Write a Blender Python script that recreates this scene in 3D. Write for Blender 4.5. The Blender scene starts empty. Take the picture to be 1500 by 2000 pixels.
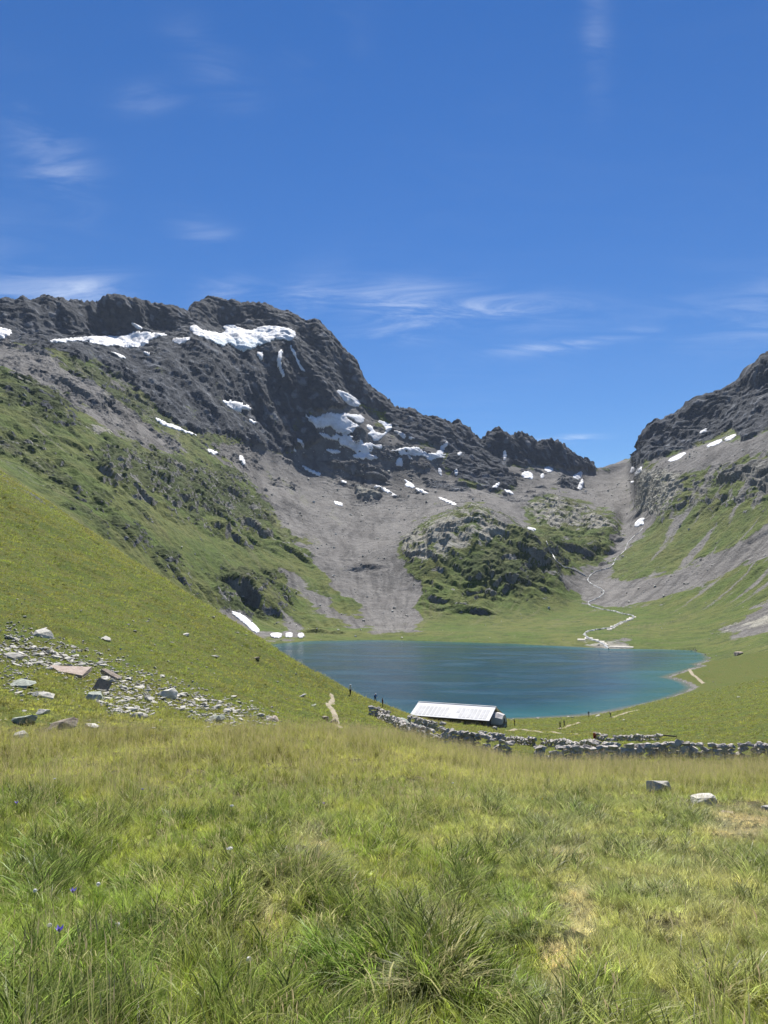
import bpy, bmesh, math, random
import numpy as np
from mathutils import Vector, Matrix, Euler
R = math.radians
random.seed(7)
rng = np.random.default_rng(11)
sc = bpy.context.scene

# ------------------------------------------------------------------ camera, sky, sun, exposure
F, PITCH = 1500.0, math.atan(0.1)          # focal length in photo pixels; the phone is tilted up a little
CP, SP = math.cos(PITCH), math.sin(PITCH)
cam_d = bpy.data.cameras.new('camera'); cam = bpy.data.objects.new('camera', cam_d)
sc.collection.objects.link(cam); sc.camera = cam
cam_d.sensor_fit = 'HORIZONTAL'; cam_d.sensor_width = 36.0; cam_d.lens = 36.0
cam_d.clip_start = 0.05; cam_d.clip_end = 20000
cam.location = (0, 0, 0); cam.rotation_euler = (math.pi/2 + PITCH, 0, 0)

SUN_AZ, SUN_EL = R(6), R(53)               # azimuth east of the view direction (+Y)
sun_d = bpy.data.lights.new('sun', 'SUN'); sun = bpy.data.objects.new('sun', sun_d); sc.collection.objects.link(sun)
sun_d.energy = 5.0; sun_d.angle = R(0.53); sun_d.color = (1.0, 0.96, 0.89)
sdir = Vector((math.sin(SUN_AZ)*math.cos(SUN_EL), math.cos(SUN_AZ)*math.cos(SUN_EL), math.sin(SUN_EL)))
sun.rotation_euler = sdir.to_track_quat('Z', 'Y').to_euler(); sun.location = (0, 0, 60)

wd = bpy.data.worlds.new('World'); sc.world = wd; wd.use_nodes = True
wn, wl = wd.node_tree.nodes, wd.node_tree.links
wn.clear()
def wnode(t, **k):
    n = wn.new(t)
    for a, b in k.items(): setattr(n, a, b)
    return n
sky = wnode('ShaderNodeTexSky', sky_type='NISHITA', sun_disc=False, sun_elevation=SUN_EL, sun_rotation=SUN_AZ,
            altitude=2100, air_density=1.25, dust_density=0.0, ozone_density=4.5)
bg = wnode('ShaderNodeBackground'); bg.inputs['Strength'].default_value = 0.06
out = wnode('ShaderNodeOutputWorld')
# thin cirrus: wind-combed noise on a plane high above the valley
tc = wnode('ShaderNodeTexCoord'); sx = wnode('ShaderNodeSeparateXYZ'); wl.new(tc.outputs['Generated'], sx.inputs[0])
def wmath(op, a, b=None, clamp=False):
    n = wnode('ShaderNodeMath', operation=op, use_clamp=clamp)
    for i, v in enumerate((a, b)):
        if v is None: continue
        if isinstance(v, (int, float)): n.inputs[i].default_value = v
        else: wl.new(v, n.inputs[i])
    return n.outputs[0]
zz = wmath('ADD', wmath('MAXIMUM', sx.outputs['Z'], 0.02), 0.12)
cx_ = wmath('DIVIDE', sx.outputs['X'], zz); cy_ = wmath('DIVIDE', sx.outputs['Y'], zz)
cb = wnode('ShaderNodeCombineXYZ'); wl.new(cx_, cb.inputs[0]); wl.new(cy_, cb.inputs[1])
mp = wnode('ShaderNodeMapping'); wl.new(cb.outputs[0], mp.inputs[0]); mp.inputs['Rotation'].default_value = (0, 0, R(-28)); mp.inputs['Scale'].default_value = (1.0, 2.6, 1)
n1 = wnode('ShaderNodeTexNoise'); wl.new(mp.outputs[0], n1.inputs['Vector']); n1.inputs['Scale'].default_value = 3.2; n1.inputs['Detail'].default_value = 9; n1.inputs['Roughness'].default_value = 0.62; n1.inputs['Distortion'].default_value = 0.9
n2 = wnode('ShaderNodeTexNoise'); wl.new(cb.outputs[0], n2.inputs['Vector']); n2.inputs['Scale'].default_value = 0.55; n2.inputs['Detail'].default_value = 2
def wramp(v, a, b):
    n = wnode('ShaderNodeMapRange', interpolation_type='SMOOTHSTEP'); wl.new(v, n.inputs[0]); n.inputs[1].default_value = a; n.inputs[2].default_value = b
    return n.outputs[0]
azn = wmath('ARCTAN2', sx.outputs['X'], sx.outputs['Y']); eln = wmath('ARCSINE', sx.outputs['Z'])
fib = wmath('MULTIPLY', wramp(n1.outputs[0], 0.36, 0.78), 0.85)
tot = wmath('MULTIPLY', wramp(n2.outputs[0], 0.45, 0.72), 0.05)
for px_, py_, wx_, wy_, am_, tilt_ in [(60,572,130,34,.30,.15),(165,568,70,24,.5,.4),(800,592,120,34,.62,-.05),(960,606,150,26,.52,-.12),(1110,672,120,11,.62,.10),(1108,857,52,6,.7,.02),(100,300,70,60,.34,-.7),(285,190,60,22,.30,.4),(420,130,70,40,.22,-.6),(590,585,70,40,.32,.5),(440,570,60,26,.30,.3),(640,90,70,40,.20,.3),(1165,70,26,80,.24,0),(390,445,60,22,.22,-.2),(760,650,90,24,.22,0),(1800,560,260,50,.5,0),(-500,420,260,60,.45,.2)]:
    dv_ = 1000 - py_; v_ = Vector((px_ - 750, F*CP - dv_*SP, F*SP + dv_*CP)).normalized(); a0, e0 = math.atan2(v_.x, v_.y), math.asin(v_.z)
    da = wmath('SUBTRACT', azn, a0); de = wmath('SUBTRACT', wmath('SUBTRACT', eln, e0), wmath('MULTIPLY', da, tilt_*.6))
    g_ = wmath('ADD', wmath('POWER', wmath('ABSOLUTE', wmath('DIVIDE', da, wx_/1500.0)), 2.0), wmath('POWER', wmath('ABSOLUTE', wmath('DIVIDE', de, wy_/1500.0)), 2.0))
    tot = wmath('ADD', tot, wmath('MULTIPLY', wmath('EXPONENT', wmath('MULTIPLY', g_, -1.0)), am_))
cl = wmath('MULTIPLY', fib, tot, True)
hs = wnode('ShaderNodeHueSaturation'); wl.new(sky.outputs[0], hs.inputs['Color']); hs.inputs['Saturation'].default_value = 1.26; hs.inputs['Hue'].default_value = 0.509
mx = wnode('ShaderNodeMix', data_type='RGBA'); wl.new(cl, mx.inputs[0]); wl.new(hs.outputs[0], mx.inputs[6]); mx.inputs[7].default_value = (9.5, 10.3, 11.5, 1)
wl.new(mx.outputs[2], bg.inputs[0]); wl.new(bg.outputs[0], out.inputs[0])

sc.view_settings.view_transform = 'Standard'; sc.view_settings.look = 'None'
sc.view_settings.gamma = 1.0; sc.view_settings.exposure = 0.80
try: sc.view_settings.use_curve_mapping = False
except Exception: pass
sc.render.engine = 'CYCLES'; sc.cycles.use_denoising = True
sc.cycles.max_bounces = 6; sc.cycles.diffuse_bounces = 3; sc.cycles.glossy_bounces = 2; sc.cycles.transmission_bounces = 2; sc.cycles.transparent_max_bounces = 4; sc.cycles.volume_bounces = 0

# ------------------------------------------------------------------ helpers
def ray(px, py):
    """photo pixel -> (X/Y, Z/Y) of its direction"""
    dv = 1000.0 - np.asarray(py, float); fw = F*CP - dv*SP
    return (np.asarray(px, float) - 750.0)/fw, (F*SP + dv*CP)/fw
def proj(X, Y, Z):
    d = Y*CP + Z*SP; d = np.where(d < 0.05, 0.05, d)
    return 750 + F*X/d, 1000 - F*(-Y*SP + Z*CP)/d
def sstep(a, b, x):
    t = np.clip((x - a)/(b - a), 0, 1); return t*t*(3 - 2*t)
_perm = np.random.default_rng(3).permutation(256).astype(np.int32); _perm = np.concatenate([_perm, _perm])
_g = np.random.default_rng(5).normal(size=(256, 3)).astype(np.float32); _g /= np.linalg.norm(_g, axis=1)[:, None]
def pnoise(P):
    P = np.asarray(P, np.float32); i = np.floor(P).astype(np.int32); f = P - i; i &= 255
    w = f*f*f*(f*(f*6 - 15) + 10); r = 0
    for dx in (0, 1):
        hx = _perm[(i[:, 0] + dx) & 255]; wx = w[:, 0] if dx else 1 - w[:, 0]
        for dy in (0, 1):
            hy = _perm[(hx + i[:, 1] + dy) & 255]; wy = wx*(w[:, 1] if dy else 1 - w[:, 1])
            for dz in (0, 1):
                g = _g[_perm[(hy + i[:, 2] + dz) & 255]]
                d = g[:, 0]*(f[:, 0] - dx) + g[:, 1]*(f[:, 1] - dy) + g[:, 2]*(f[:, 2] - dz)
                r = r + d*wy*(w[:, 2] if dz else 1 - w[:, 2])
    return r*1.5
def fbm(P, wl_, o=3, gain=0.5, off=0.0):
    r, a, f = 0, 1.0, 1.0/wl_
    for k in range(o): r = r + a*pnoise(P*f + (off + 17.3*k)); a *= gain; f *= 2.03
    return r
def ridged(P, wl_, o=2, off=0.0, gain=0.5):
    r, a, f = 0, 1.0, 1.0/wl_
    for k in range(o): r = r + a*(1 - 2*np.abs(pnoise(P*f + (off + 9.1*k)))); a *= gain; f *= 2.1
    return r
def new_mesh(name, V, Q, smooth=True):
    """fast mesh from arrays; Q is (n,3) or (n,4)"""
    V = np.ascontiguousarray(V, np.float32); Q = np.ascontiguousarray(Q, np.int32); k = Q.shape[1]
    me = bpy.data.meshes.new(name); me.vertices.add(len(V)); me.vertices.foreach_set('co', V.ravel())
    me.loops.add(Q.size); me.loops.foreach_set('vertex_index', Q.ravel())
    me.polygons.add(len(Q)); me.polygons.foreach_set('loop_start', np.arange(0, Q.size, k, dtype=np.int32))
    me.update(calc_edges=True)
    me.polygons.foreach_set('use_smooth', np.full(len(Q), smooth, bool))
    return me
def attr(me, name, data, typ='FLOAT', dom='POINT'):
    a = me.attributes.new(name, typ, dom); data = np.ascontiguousarray(data, np.float32)
    a.data.foreach_set({'FLOAT': 'value', 'FLOAT_COLOR': 'color', 'FLOAT_VECTOR': 'vector'}[typ], data.ravel())
def link(name, me, mat=None, parent=None):
    o = bpy.data.objects.new(name, me); sc.collection.objects.link(o)
    if mat is not None:
        for m in (mat if isinstance(mat, (list, tuple)) else [mat]): me.materials.append(m)
    if parent is not None: o.parent = parent
    return o
def tag(o, label=None, cat=None, group=None, kind=None):
    for k, v in (('label', label), ('category', cat), ('group', group), ('kind', kind)):
        if v: o[k] = v
    return o
def empty(name, loc, rz=0.0):
    o = bpy.data.objects.new(name, None); sc.collection.objects.link(o); o.location = loc; o.rotation_euler = (0, 0, rz); o.empty_display_size = 0.2
    return o

# ------------------------------------------------------------------ materials
class NT:
    def __init__(s, name):
        s.m = bpy.data.materials.new(name); s.m.use_nodes = True; s.t = s.m.node_tree; s.n = s.t.nodes; s.n.clear()
        s.out = s.n.new('ShaderNodeOutputMaterial')
    def node(s, t, ins=None, **k):
        n = s.n.new(t)
        for a, b in k.items(): setattr(n, a, b)
        for a, b in (ins or {}).items(): s.put(n.inputs[a], b)
        return n
    def put(s, sock, v):
        if isinstance(v, bpy.types.NodeSocket): s.t.links.new(v, sock)
        elif isinstance(v, (tuple, list)) and len(v) == 3 and sock.type == 'RGBA': sock.default_value = (*v, 1)
        else: sock.default_value = v
    def math(s, op, a, b=0.0, clamp=False):
        n = s.n.new('ShaderNodeMath'); n.operation = op; n.use_clamp = clamp; s.put(n.inputs[0], a); s.put(n.inputs[1], b); return n.outputs[0]
    def mix(s, f, a, b, blend='MIX'):
        n = s.n.new('ShaderNodeMix'); n.data_type = 'RGBA'; n.blend_type = blend; s.put(n.inputs[0], f); s.put(n.inputs[6], a); s.put(n.inputs[7], b); return n.outputs[2]
    def noise(s, scale, detail=4, rough=0.55, vec=None, dist=0.0, out=0):
        n = s.node('ShaderNodeTexNoise', {'Scale': scale, 'Detail': detail, 'Roughness': rough, 'Distortion': dist})
        if vec is not None: s.put(n.inputs['Vector'], vec)
        return n.outputs[out]
    def rng(s, v, a, b, c=0.0, d=1.0, smooth=True):
        n = s.n.new('ShaderNodeMapRange'); n.interpolation_type = 'SMOOTHSTEP' if smooth else 'LINEAR'
        for i, x in enumerate((v, a, b, c, d)): s.put(n.inputs[i], x)
        return n.outputs[0]
    def pos(s): return s.node('ShaderNodeNewGeometry').outputs['Position']
    def obj(s): return s.node('ShaderNodeTexCoord').outputs['Object']
    def scale(s, vec, sc_):
        n = s.n.new('ShaderNodeMapping'); s.put(n.inputs[0], vec); n.inputs['Scale'].default_value = sc_; return n.outputs[0]
    def attr(s, name, typ='GEOMETRY', o='Fac'): return s.node('ShaderNodeAttribute', attribute_name=name, attribute_type=typ).outputs[o]
    def bump(s, h, dist, strength=1.0, nrm=None):
        n = s.node('ShaderNodeBump', {'Height': h, 'Distance': dist, 'Strength': strength})
        if nrm is not None: s.put(n.inputs['Normal'], nrm)
        return n.outputs[0]
    def bsdf(s, col, rough=0.9, nrm=None, spec=0.2, **k):
        n = s.node('ShaderNodeBsdfPrincipled', {'Base Color': col, 'Roughness': rough, 'Specular IOR Level': spec})
        for a, b in k.items(): s.put(n.inputs[a.replace('_', ' ')], b)
        if nrm is not None: s.put(n.inputs['Normal'], nrm)
        return n.outputs[0]
    def done(s, sh): s.t.links.new(sh, s.out.inputs[0]); return s.m

def mat_terrain(near):
    t = NT('hillside_ground' if near else 'mountain_ground'); p = t.pos()
    c = t.node('ShaderNodeSeparateColor', {0: t.attr('mask', o='Color')}); g, sr, rk = c.outputs[0], c.outputs[1], c.outputs[2]; lt = t.attr('pale')
    k = 1.0 if near else 0.06                                                    # features per metre
    big = t.noise(0.11*k*3, 3, 0.6, p); mid = t.noise(0.9*k*1.6, 5, 0.62, p); fine = t.noise(6.0*k, 4, 0.65, p)
    if near:
        gcol = t.mix(t.rng(big, .35, .65), (0.072, 0.100, 0.019), (0.100, 0.103, 0.025))
        gcol = t.mix(t.rng(mid, .45, .75), gcol, (0.055, 0.078, 0.016))
        gcol = t.mix(t.rng(fine, .52, .75, 0, .55), gcol, (0.15, 0.14, 0.05))
    else:
        gcol = t.mix(t.rng(big, .35, .65), (0.084, 0.122, 0.026), (0.125, 0.138, 0.040))
        gcol = t.mix(t.rng(mid, .42, .70, 0, .9), gcol, (0.056, 0.078, 0.022))
        gcol = t.mix(t.rng(fine, .55, .78, 0, .6), gcol, (0.19, 0.18, 0.10))
    gcol = t.mix(t.rng(fine, .44, .32, 0, .5 if not near else .35), gcol, (0.030, 0.042, 0.014))
    gcol = t.mix(t.math('MULTIPLY', t.attr('scrub'), t.rng(fine, .30, .60, 1.0, .55)), gcol, t.mix(t.rng(mid, .4, .65), (0.026, 0.040, 0.014), (0.060, 0.078, 0.026)))
    scol = t.mix(t.rng(mid, .3, .7), (0.122, 0.116, 0.110), (0.205, 0.196, 0.187))
    scol = t.mix(t.rng(big, .45, .7, 0, .6), scol, (0.122, 0.113, 0.106))
    scol = t.mix(t.rng(fine, .56, .72, 0, .55), scol, (0.26, 0.25, 0.24))
    scol = t.mix(t.rng(fine, .44, .30, 0, .6), scol, (0.085, 0.082, 0.08))
    stk = t.attr('streak'); scol = t.mix(t.rng(stk, .05, .55, 0, .5), scol, (0.225, 0.213, 0.200)); scol = t.mix(t.rng(stk, -.05, -.5, 0, .55), scol, (0.068, 0.065, 0.063))
    gcol = t.mix(t.rng(stk, .1, .6, 0, .4), gcol, (0.15, 0.145, 0.075) if not near else (0.13, 0.12, 0.04))
    rcol = t.mix(t.rng(mid, .32, .68), (0.080, 0.090, 0.108), (0.185, 0.197, 0.220))
    rcol = t.mix(t.rng(big, .5, .72, 0, .4), rcol, (0.118, 0.112, 0.108))
    rcol = t.mix(t.rng(fine, .55, .75, 0, .6), rcol, (0.21, 0.21, 0.205))
    rdg = t.node('ShaderNodeTexNoise', {'Scale': .9*k, 'Detail': 6., 'Roughness': .62, 'Vector': t.scale(p, (1, 1, .45))}, noise_type='RIDGED_MULTIFRACTAL', normalize=True).outputs[0]
    vst = t.noise(.55*k, 5, .62, t.scale(p, (1, .6, .22))); dst = t.noise(.7*k, 4, .6, t.node('ShaderNodeMapping', {'Vector': p, 'Rotation': (0.0, 0.7, 0.0), 'Scale': (.25, .6, 1.3)}).outputs[0])
    rcol = t.mix(t.rng(vst, .50, .70, 0, .7), rcol, (0.25, 0.262, 0.285)); rcol = t.mix(t.rng(dst, .52, .66, 0, .5), rcol, (0.055, 0.063, 0.080)); rcol = t.mix(t.rng(vst, .42, .28, 0, .6), rcol, (0.048, 0.054, 0.068))  # strata streaks; pale and dark bands in the colour also suggest sunlit and shaded ribs
    rcol = t.mix(t.rng(rdg, .22, .08, 0, .6), rcol, (0.028, 0.032, 0.040)); rcol = t.mix(t.rng(rdg, .34, .60, 0, .65), rcol, (0.235, 0.245, 0.265))
    lcol = t.mix(t.rng(mid, .35, .65), (0.24, 0.225, 0.185), (0.40, 0.385, 0.33))
    rcol = t.mix(lt, rcol, lcol)
    # ragged borders: the fine noise eats into the masks
    br = t.math('MULTIPLY', t.math('SUBTRACT', t.math('ADD', t.math('MULTIPLY', fine, .6), t.math('MULTIPLY', mid, .4)), 0.5), 2.0)
    col = t.mix(t.rng(t.math('ADD', sr, br), .25, .75), gcol, scol)
    rf = t.rng(t.math('ADD', rk, br), .38, .62)
    col = t.mix(rf, col, rcol)
    h = t.math('ADD', t.math('ADD', t.math('MULTIPLY', mid, 0.6), t.math('MULTIPLY', fine, 0.5)), t.math('MULTIPLY', rdg, t.math('MULTIPLY', rk, 0.9)))
    if near: nr = t.bump(h, 0.30, 0.9)
    else: nr = t.bump(h, t.math('ADD', 4.0, t.math('MULTIPLY', rk, 8.0)), 0.85)
    return t.done(t.bsdf(col, 0.95, nr, 0.1))
M_FAR, M_NEAR = mat_terrain(False), mat_terrain(True)
def mat_thatch():
    t = NT('meadow_thatch'); p = t.pos(); n, f = t.noise(1.1, 4, .6, p), t.noise(22., 4, .7, p)
    col = t.mix(t.rng(n, .35, .65), (0.045, 0.050, 0.018), (0.085, 0.072, 0.036)); col = t.mix(t.rng(f, .5, .7, 0, .6), col, (0.17, 0.145, 0.075))
    return t.done(t.bsdf(col, .95, t.bump(f, .03, .8), .1))
M_THATCH = mat_thatch()

def mat_snow():
    t = NT('old_snow'); p = t.pos()
    n = t.noise(0.045, 5, 0.66, t.scale(p, (1, .5, 1))); f = t.noise(0.28, 4, 0.6, p); ic = t.attr('ice')
    col = t.mix(t.rng(n, .40, .70, 0, .75), (0.80, 0.81, 0.83), (0.50, 0.475, 0.46)); col = t.mix(t.rng(f, .52, .72, 0, .45), col, (0.42, 0.40, 0.385))
    col = t.mix(t.math('MULTIPLY', ic, t.rng(f, .35, .6)), col, (0.42, 0.55, 0.62))
    return t.done(t.bsdf(col, 0.75, t.bump(t.math('ADD', f, n), 2.6, 0.6), 0.2))
M_SNOW = mat_snow()

def mat_rock(name, a, b, lichen=0.5, lcol=(0.42, 0.41, 0.31), sc_=1.0):
    t = NT(name); p = t.obj(); rv = t.node('ShaderNodeObjectInfo').outputs['Random']
    pv = t.node('ShaderNodeVectorMath', {0: p, 1: (0, 0, 0)}, operation='ADD')
    off = t.node('ShaderNodeCombineXYZ', {0: t.math('MULTIPLY', rv, 37.0), 1: t.math('MULTIPLY', rv, 91.0)}); t.put(pv.inputs[1], off.outputs[0]); pv = pv.outputs[0]
    n, f = t.noise(2.2*sc_, 5, 0.65, pv), t.noise(9.0*sc_, 4, 0.7, pv)
    col = t.mix(t.rng(n, .3, .7), a, b)
    col = t.mix(t.math('MULTIPLY', t.rng(f, .45, .62), lichen), col, lcol)
    col = t.mix(t.rng(f, .42, .30, 0, .6), col, tuple(x*.45 for x in a))
    hv = t.node('ShaderNodeHueSaturation', {'Color': col, 'Value': t.rng(rv, 0, 1, .78, 1.16, False)}).outputs[0]
    return t.done(t.bsdf(hv, 0.92, t.bump(t.math('ADD', n, t.math('MULTIPLY', f, .5)), 0.09/sc_, 0.9), 0.15))
M_ROCK = mat_rock('lichen_rock', (0.40, 0.38, 0.34), (0.60, 0.57, 0.52), .5, (0.64, 0.63, 0.50))
M_ROCKP = mat_rock('pinkish_slab_rock', (0.34, 0.26, 0.21), (0.46, 0.38, 0.32), 0.35, (0.52, 0.47, 0.42))
M_ROCKG = mat_rock('grey_green_rock', (0.22, 0.24, 0.20), (0.36, 0.38, 0.33), 0.6, (0.42, 0.45, 0.38))
M_ROCKB = mat_rock('brown_rock', (0.17, 0.135, 0.115), (0.32, 0.27, 0.23), 0.3)
M_WALL = mat_rock('dry_wall_stone', (0.30, 0.27, 0.25), (0.52, 0.48, 0.44), 0.55, (0.62, 0.60, 0.54))
def mat_plain(name, col, rough=0.8, spec=0.2, var=0.12, scale=6.0, **k):
    t = NT(name); n = t.noise(scale, 4, .6, t.obj())
    c = t.mix(t.rng(n, .3, .7), tuple(x*(1 - var) for x in col), tuple(min(1, x*(1 + var)) for x in col))
    return t.done(t.bsdf(c, rough, None, spec, **k))

# ------------------------------------------------------------------ terrain: contour lines across the view, near to far
# every line: (photo column, photo row or ('z', metres), distance in metres); the heightfield runs smoothly from line to line
z_ = lambda v: ('z', v)
SKYL = [(-300,575,1450),(-150,590,1470),(0,597,1480),(50,593,1490),(70,590,1490),(85,587,1500),(97,590,1500),(112,594,1500),(150,597,1520),(180,600,1540),(192,599,1550),(203,594,1560),(215,590,1570),(240,588,1590),(262,593,1610),(280,598,1630),(335,602,1690),(350,610,1720),(365,617,1750),(372,620,1780),(377,603,1830),(390,595,1860),(402,586,1880),(430,586,1900),(470,592,1910),(500,598,1920),(530,605,1930),(545,613,1930),(580,625,1920),(600,631,1910),(615,633,1900),(632,648,1890),(650,670,1880),(690,703,1860),(703,725,1850),(712,745,1845),(740,776,1840),(768,804,1840),(780,810,1845),(803,808,1850),(815,812,1850),(830,820,1855),(855,826,1860),(882,840,1865),(890,832,1865),(910,834,1870),(922,845,1875),(943,862,1880),(952,850,1885),(966,840,1885),(978,844,1890),(988,853,1890),(1006,852,1900),(1018,850,1905),(1040,860,1920),(1048,868,1925),(1062,866,1930),(1085,873,1950),(1110,884,1970),(1130,900,2000),(1147,908,2040),(1158,916,2070),(1172,914,2110),(1200,905,2160),(1222,896,2190),(1237,893,2200),(1240,880,1720),(1246,858,1690),(1256,842,1680),(1268,832,1670),(1290,826,1660),(1310,815,1650),(1340,800,1630),(1360,790,1610),(1400,768,1580),(1430,752,1550),(1450,740,1530),(1466,722,1510),(1480,718,1490),(1492,702,1480),(1500,700,1470),(1560,665,1400),(1700,600,1300),(1800,560,1250)]
LN = [
 [(-400,z_(-1.72),1.5),(1900,z_(-1.78),1.5)],
 [(-400,z_(-2.30),4.5),(1900,z_(-2.42),4.5)],
 [(-400,z_(-3.10),10),(0,z_(-3.18),10),(750,z_(-3.35),10),(1500,z_(-3.50),10),(1900,z_(-3.5),10)],
 [(-400,z_(-4.35),20),(0,z_(-4.60),20),(750,z_(-4.98),20),(1500,z_(-5.25),20),(1900,z_(-5.25),20)],
 [(-400,1420,30),(0,1436,32),(300,1436,34),(600,1442,37),(750,1454,42),(900,1474,48),(1000,1493,52),(1100,1501,54),(1300,1502,55),(1500,1499,55),(1900,1486,52)],
 [(-400,1310,44),(0,1360,43),(200,1385,44),(400,1412,46),(600,1424,52),(750,1436,60),(850,1452,66),(1000,1479,66),(1100,1488,62),(1300,1491,60),(1500,1489,60),(1900,1472,58)],
 [(-400,1150,72),(0,1235,68),(200,1300,66),(400,1360,66),(600,1392,75),(700,1406,90),(800,1424,100),(900,1442,95),(1000,1454,95),(1100,1462,88),(1300,1464,84),(1500,1462,82),(1900,1430,80)],
 [(-400,880,122),(0,1060,115),(200,1170,110),(400,1265,105),(550,1330,110),(684,1374,125),(800,1404,145),(900,1420,160),(1000,1428,165),(1100,1435,150),(1300,1430,135),(1500,1420,125),(1900,1375,115)],
 [(-400,620,205),(-100,840,190),(0,920,180),(60,960,176),(100,986,172),(250,1090,160),(400,1180,150),(540,1268,142),(600,1306,143),(684,1350,150),(750,1379,165),(800,1395,190),(860,1406,235),(1000,1404,254),(1100,1399,262),(1150,1395,268),(1200,1386,279),(1250,1371,296),(1300,1358,312),(1340,1349,322),(1400,1345,300),(1500,1335,270),(1900,1275,200)],
 [(-400,z_(60),300),(0,z_(-25),300),(250,z_(-40),290),(400,z_(-44),270),(540,z_(-46),250),(700,z_(-46),250),(850,z_(-48),310),(1000,z_(-50),340),(1200,z_(-50),390),(1300,z_(-47),420),(1400,1302,420),(1500,1292,380),(1900,1200,300)],
 [(-400,z_(110),420),(0,z_(10),440),(250,z_(-25),470),(400,z_(-40),520),(500,1262,565),(560,1254,612),(700,1250,637),(800,1251,630),(900,1255,607),(1000,1258,590),(1100,1262,570),(1200,1266,553),(1300,1268,542),(1360,1275,510),(1390,1285,478),(1500,1258,450),(1900,1150,360)],
 [(-400,z_(190),540),(0,z_(70),540),(250,z_(15),580),(400,1205,640),(500,1228,690),(600,1234,720),(700,1232,740),(830,1217,780),(1000,1211,800),(1120,1186,900),(1200,1181,900),(1300,1190,800),(1400,1200,680),(1500,1193,600),(1900,1060,480)],
 [(-400,800,660),(0,900,660),(150,965,670),(250,1025,690),(400,1125,740),(500,1165,800),(600,1175,860),(700,1170,890),(800,1175,890),(850,1168,880),(1000,1165,890),(1090,1125,960),(1130,1135,1040),(1180,1112,1150),(1250,1112,1050),(1400,1120,850),(1500,1100,750),(1900,930,620)],
 [(-400,735,800),(0,800,790),(150,865,810),(250,920,850),(400,1010,930),(500,1062,990),(600,1085,1040),(700,1085,1080),(780,1065,1090),(850,1016,1085),(930,990,1100),(1000,1020,1090),(1060,1060,1085),(1100,1090,1130),(1150,1088,1200),(1200,1075,1270),(1240,1058,1250),(1300,1045,1150),(1400,1040,1000),(1500,1010,900),(1900,830,740)],
 [(-400,690,950),(0,735,940),(100,770,960),(250,850,1020),(400,930,1120),(500,985,1220),(600,1012,1280),(700,1018,1330),(800,1008,1350),(900,984,1360),(960,995,1340),(1000,1020,1310),(1040,1045,1290),(1075,1046,1320),(1120,1032,1380),(1200,1018,1420),(1213,1034,1450),(1240,1005,1500),(1300,970,1300),(1400,960,1150),(1500,920,1050),(1900,740,850)],
 [(-400,655,1150),(0,690,1100),(100,700,1150),(250,775,1230),(400,845,1350),(500,900,1480),(600,920,1560),(700,940,1600),(800,945,1620),(900,948,1650),(1000,965,1650),(1050,972,1600),(1100,972,1600),(1170,975,1680),(1240,965,1750),(1248,932,1500),(1300,905,1420),(1400,880,1300),(1500,850,1180),(1900,680,950)],
 [(-400,628,1300),(0,664,1260),(100,670,1340),(200,682,1420),(250,702,1450),(300,692,1510),(380,667,1620),(450,682,1690),(520,674,1760),(570,667,1800),(620,740,1740),(660,802,1710),(720,852,1710),(780,872,1720),(850,888,1730),(900,902,1740),(950,918,1750),(1000,922,1780),(1100,934,1850),(1150,947,1900),(1200,945,1950),(1236,935,1950),(1244,897,1600),(1300,880,1560),(1400,850,1450),(1500,800,1340),(1900,620,1050)],
 [(-400,610,1400),(0,642,1420),(100,662,1460),(170,657,1560),(280,647,1680),(330,655,1700),(370,640,1760),(430,640,1860),(500,637,1890),(575,642,1890),(620,690,1830),(680,770,1800),(720,812,1790),(770,842,1790),(850,852,1805),(900,872,1815),(950,892,1830),(1000,902,1850),(1100,912,1920),(1150,930,1990),(1200,925,2080),(1236,912,2100),(1244,872,1640),(1300,848,1610),(1400,812,1520),(1500,748,1420),(1900,575,1120)],
 SKYL, None]
def _back(px): return float(np.interp(px, [-300, 60, 120, 330, 366, 380, 420, 560, 640, 760, 840, 1000, 1230, 1238, 1900], [30, 50, 110, 100, 60, 30, 45, 45, 55, 55, 30, 25, 0, 0, 0]))
for i_, (a_, b_, c_) in enumerate(SKYL): SKYL[i_] = (a_, b_, c_ + _back(a_))
NK = len(LN)
ui = np.linspace(-0.535, 0.535, 1150); ue = 0.535 + np.cumsum(np.linspace(0.0015, 0.022, 40)); U = np.concatenate([-ue[::-1], ui, ue]); NU = len(U)
KL, KT = np.zeros((NK, NU)), np.zeros((NK, NU))
def gsm(v, s):
    k = np.arange(-4*s, 4*s + 1); w = np.exp(-k*k/(2.0*s*s)); w /= w.sum(); return np.convolve(np.pad(v, 4*s, mode='edge'), w, 'valid')
for k, L in enumerate(LN):
    if L is None: continue
    us, ts, ys = [], [], []
    for px, py, Y in L:
        if isinstance(py, tuple): t = py[1]/Y; u = (px - 750)/1500.0
        else: u, t = ray(px, py)
        us.append(float(u)); ts.append(float(t)); ys.append(math.log(Y))
    KL[k] = np.interp(U, us, ys); KT[k] = np.interp(U, us, ts)
    s = 1 if L is SKYL else (5 if k > 12 else 9)
    KL[k] = gsm(KL[k], s); KT[k] = gsm(KT[k], s)
Yl = np.exp(KL[NK-2]); KL[NK-1] = np.log(Yl + 420); KT[NK-1] = (KT[NK-2]*Yl - 260)/(Yl + 420)
RPI = [12, 20, 22, 30, 24, 40, 56, 70, 16, 18, 32, 60, 64, 60, 64, 64, 46, 60, 8]
ROW0 = np.concatenate([[0], np.cumsum(RPI)]); NR = ROW0[-1] + 1
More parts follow.
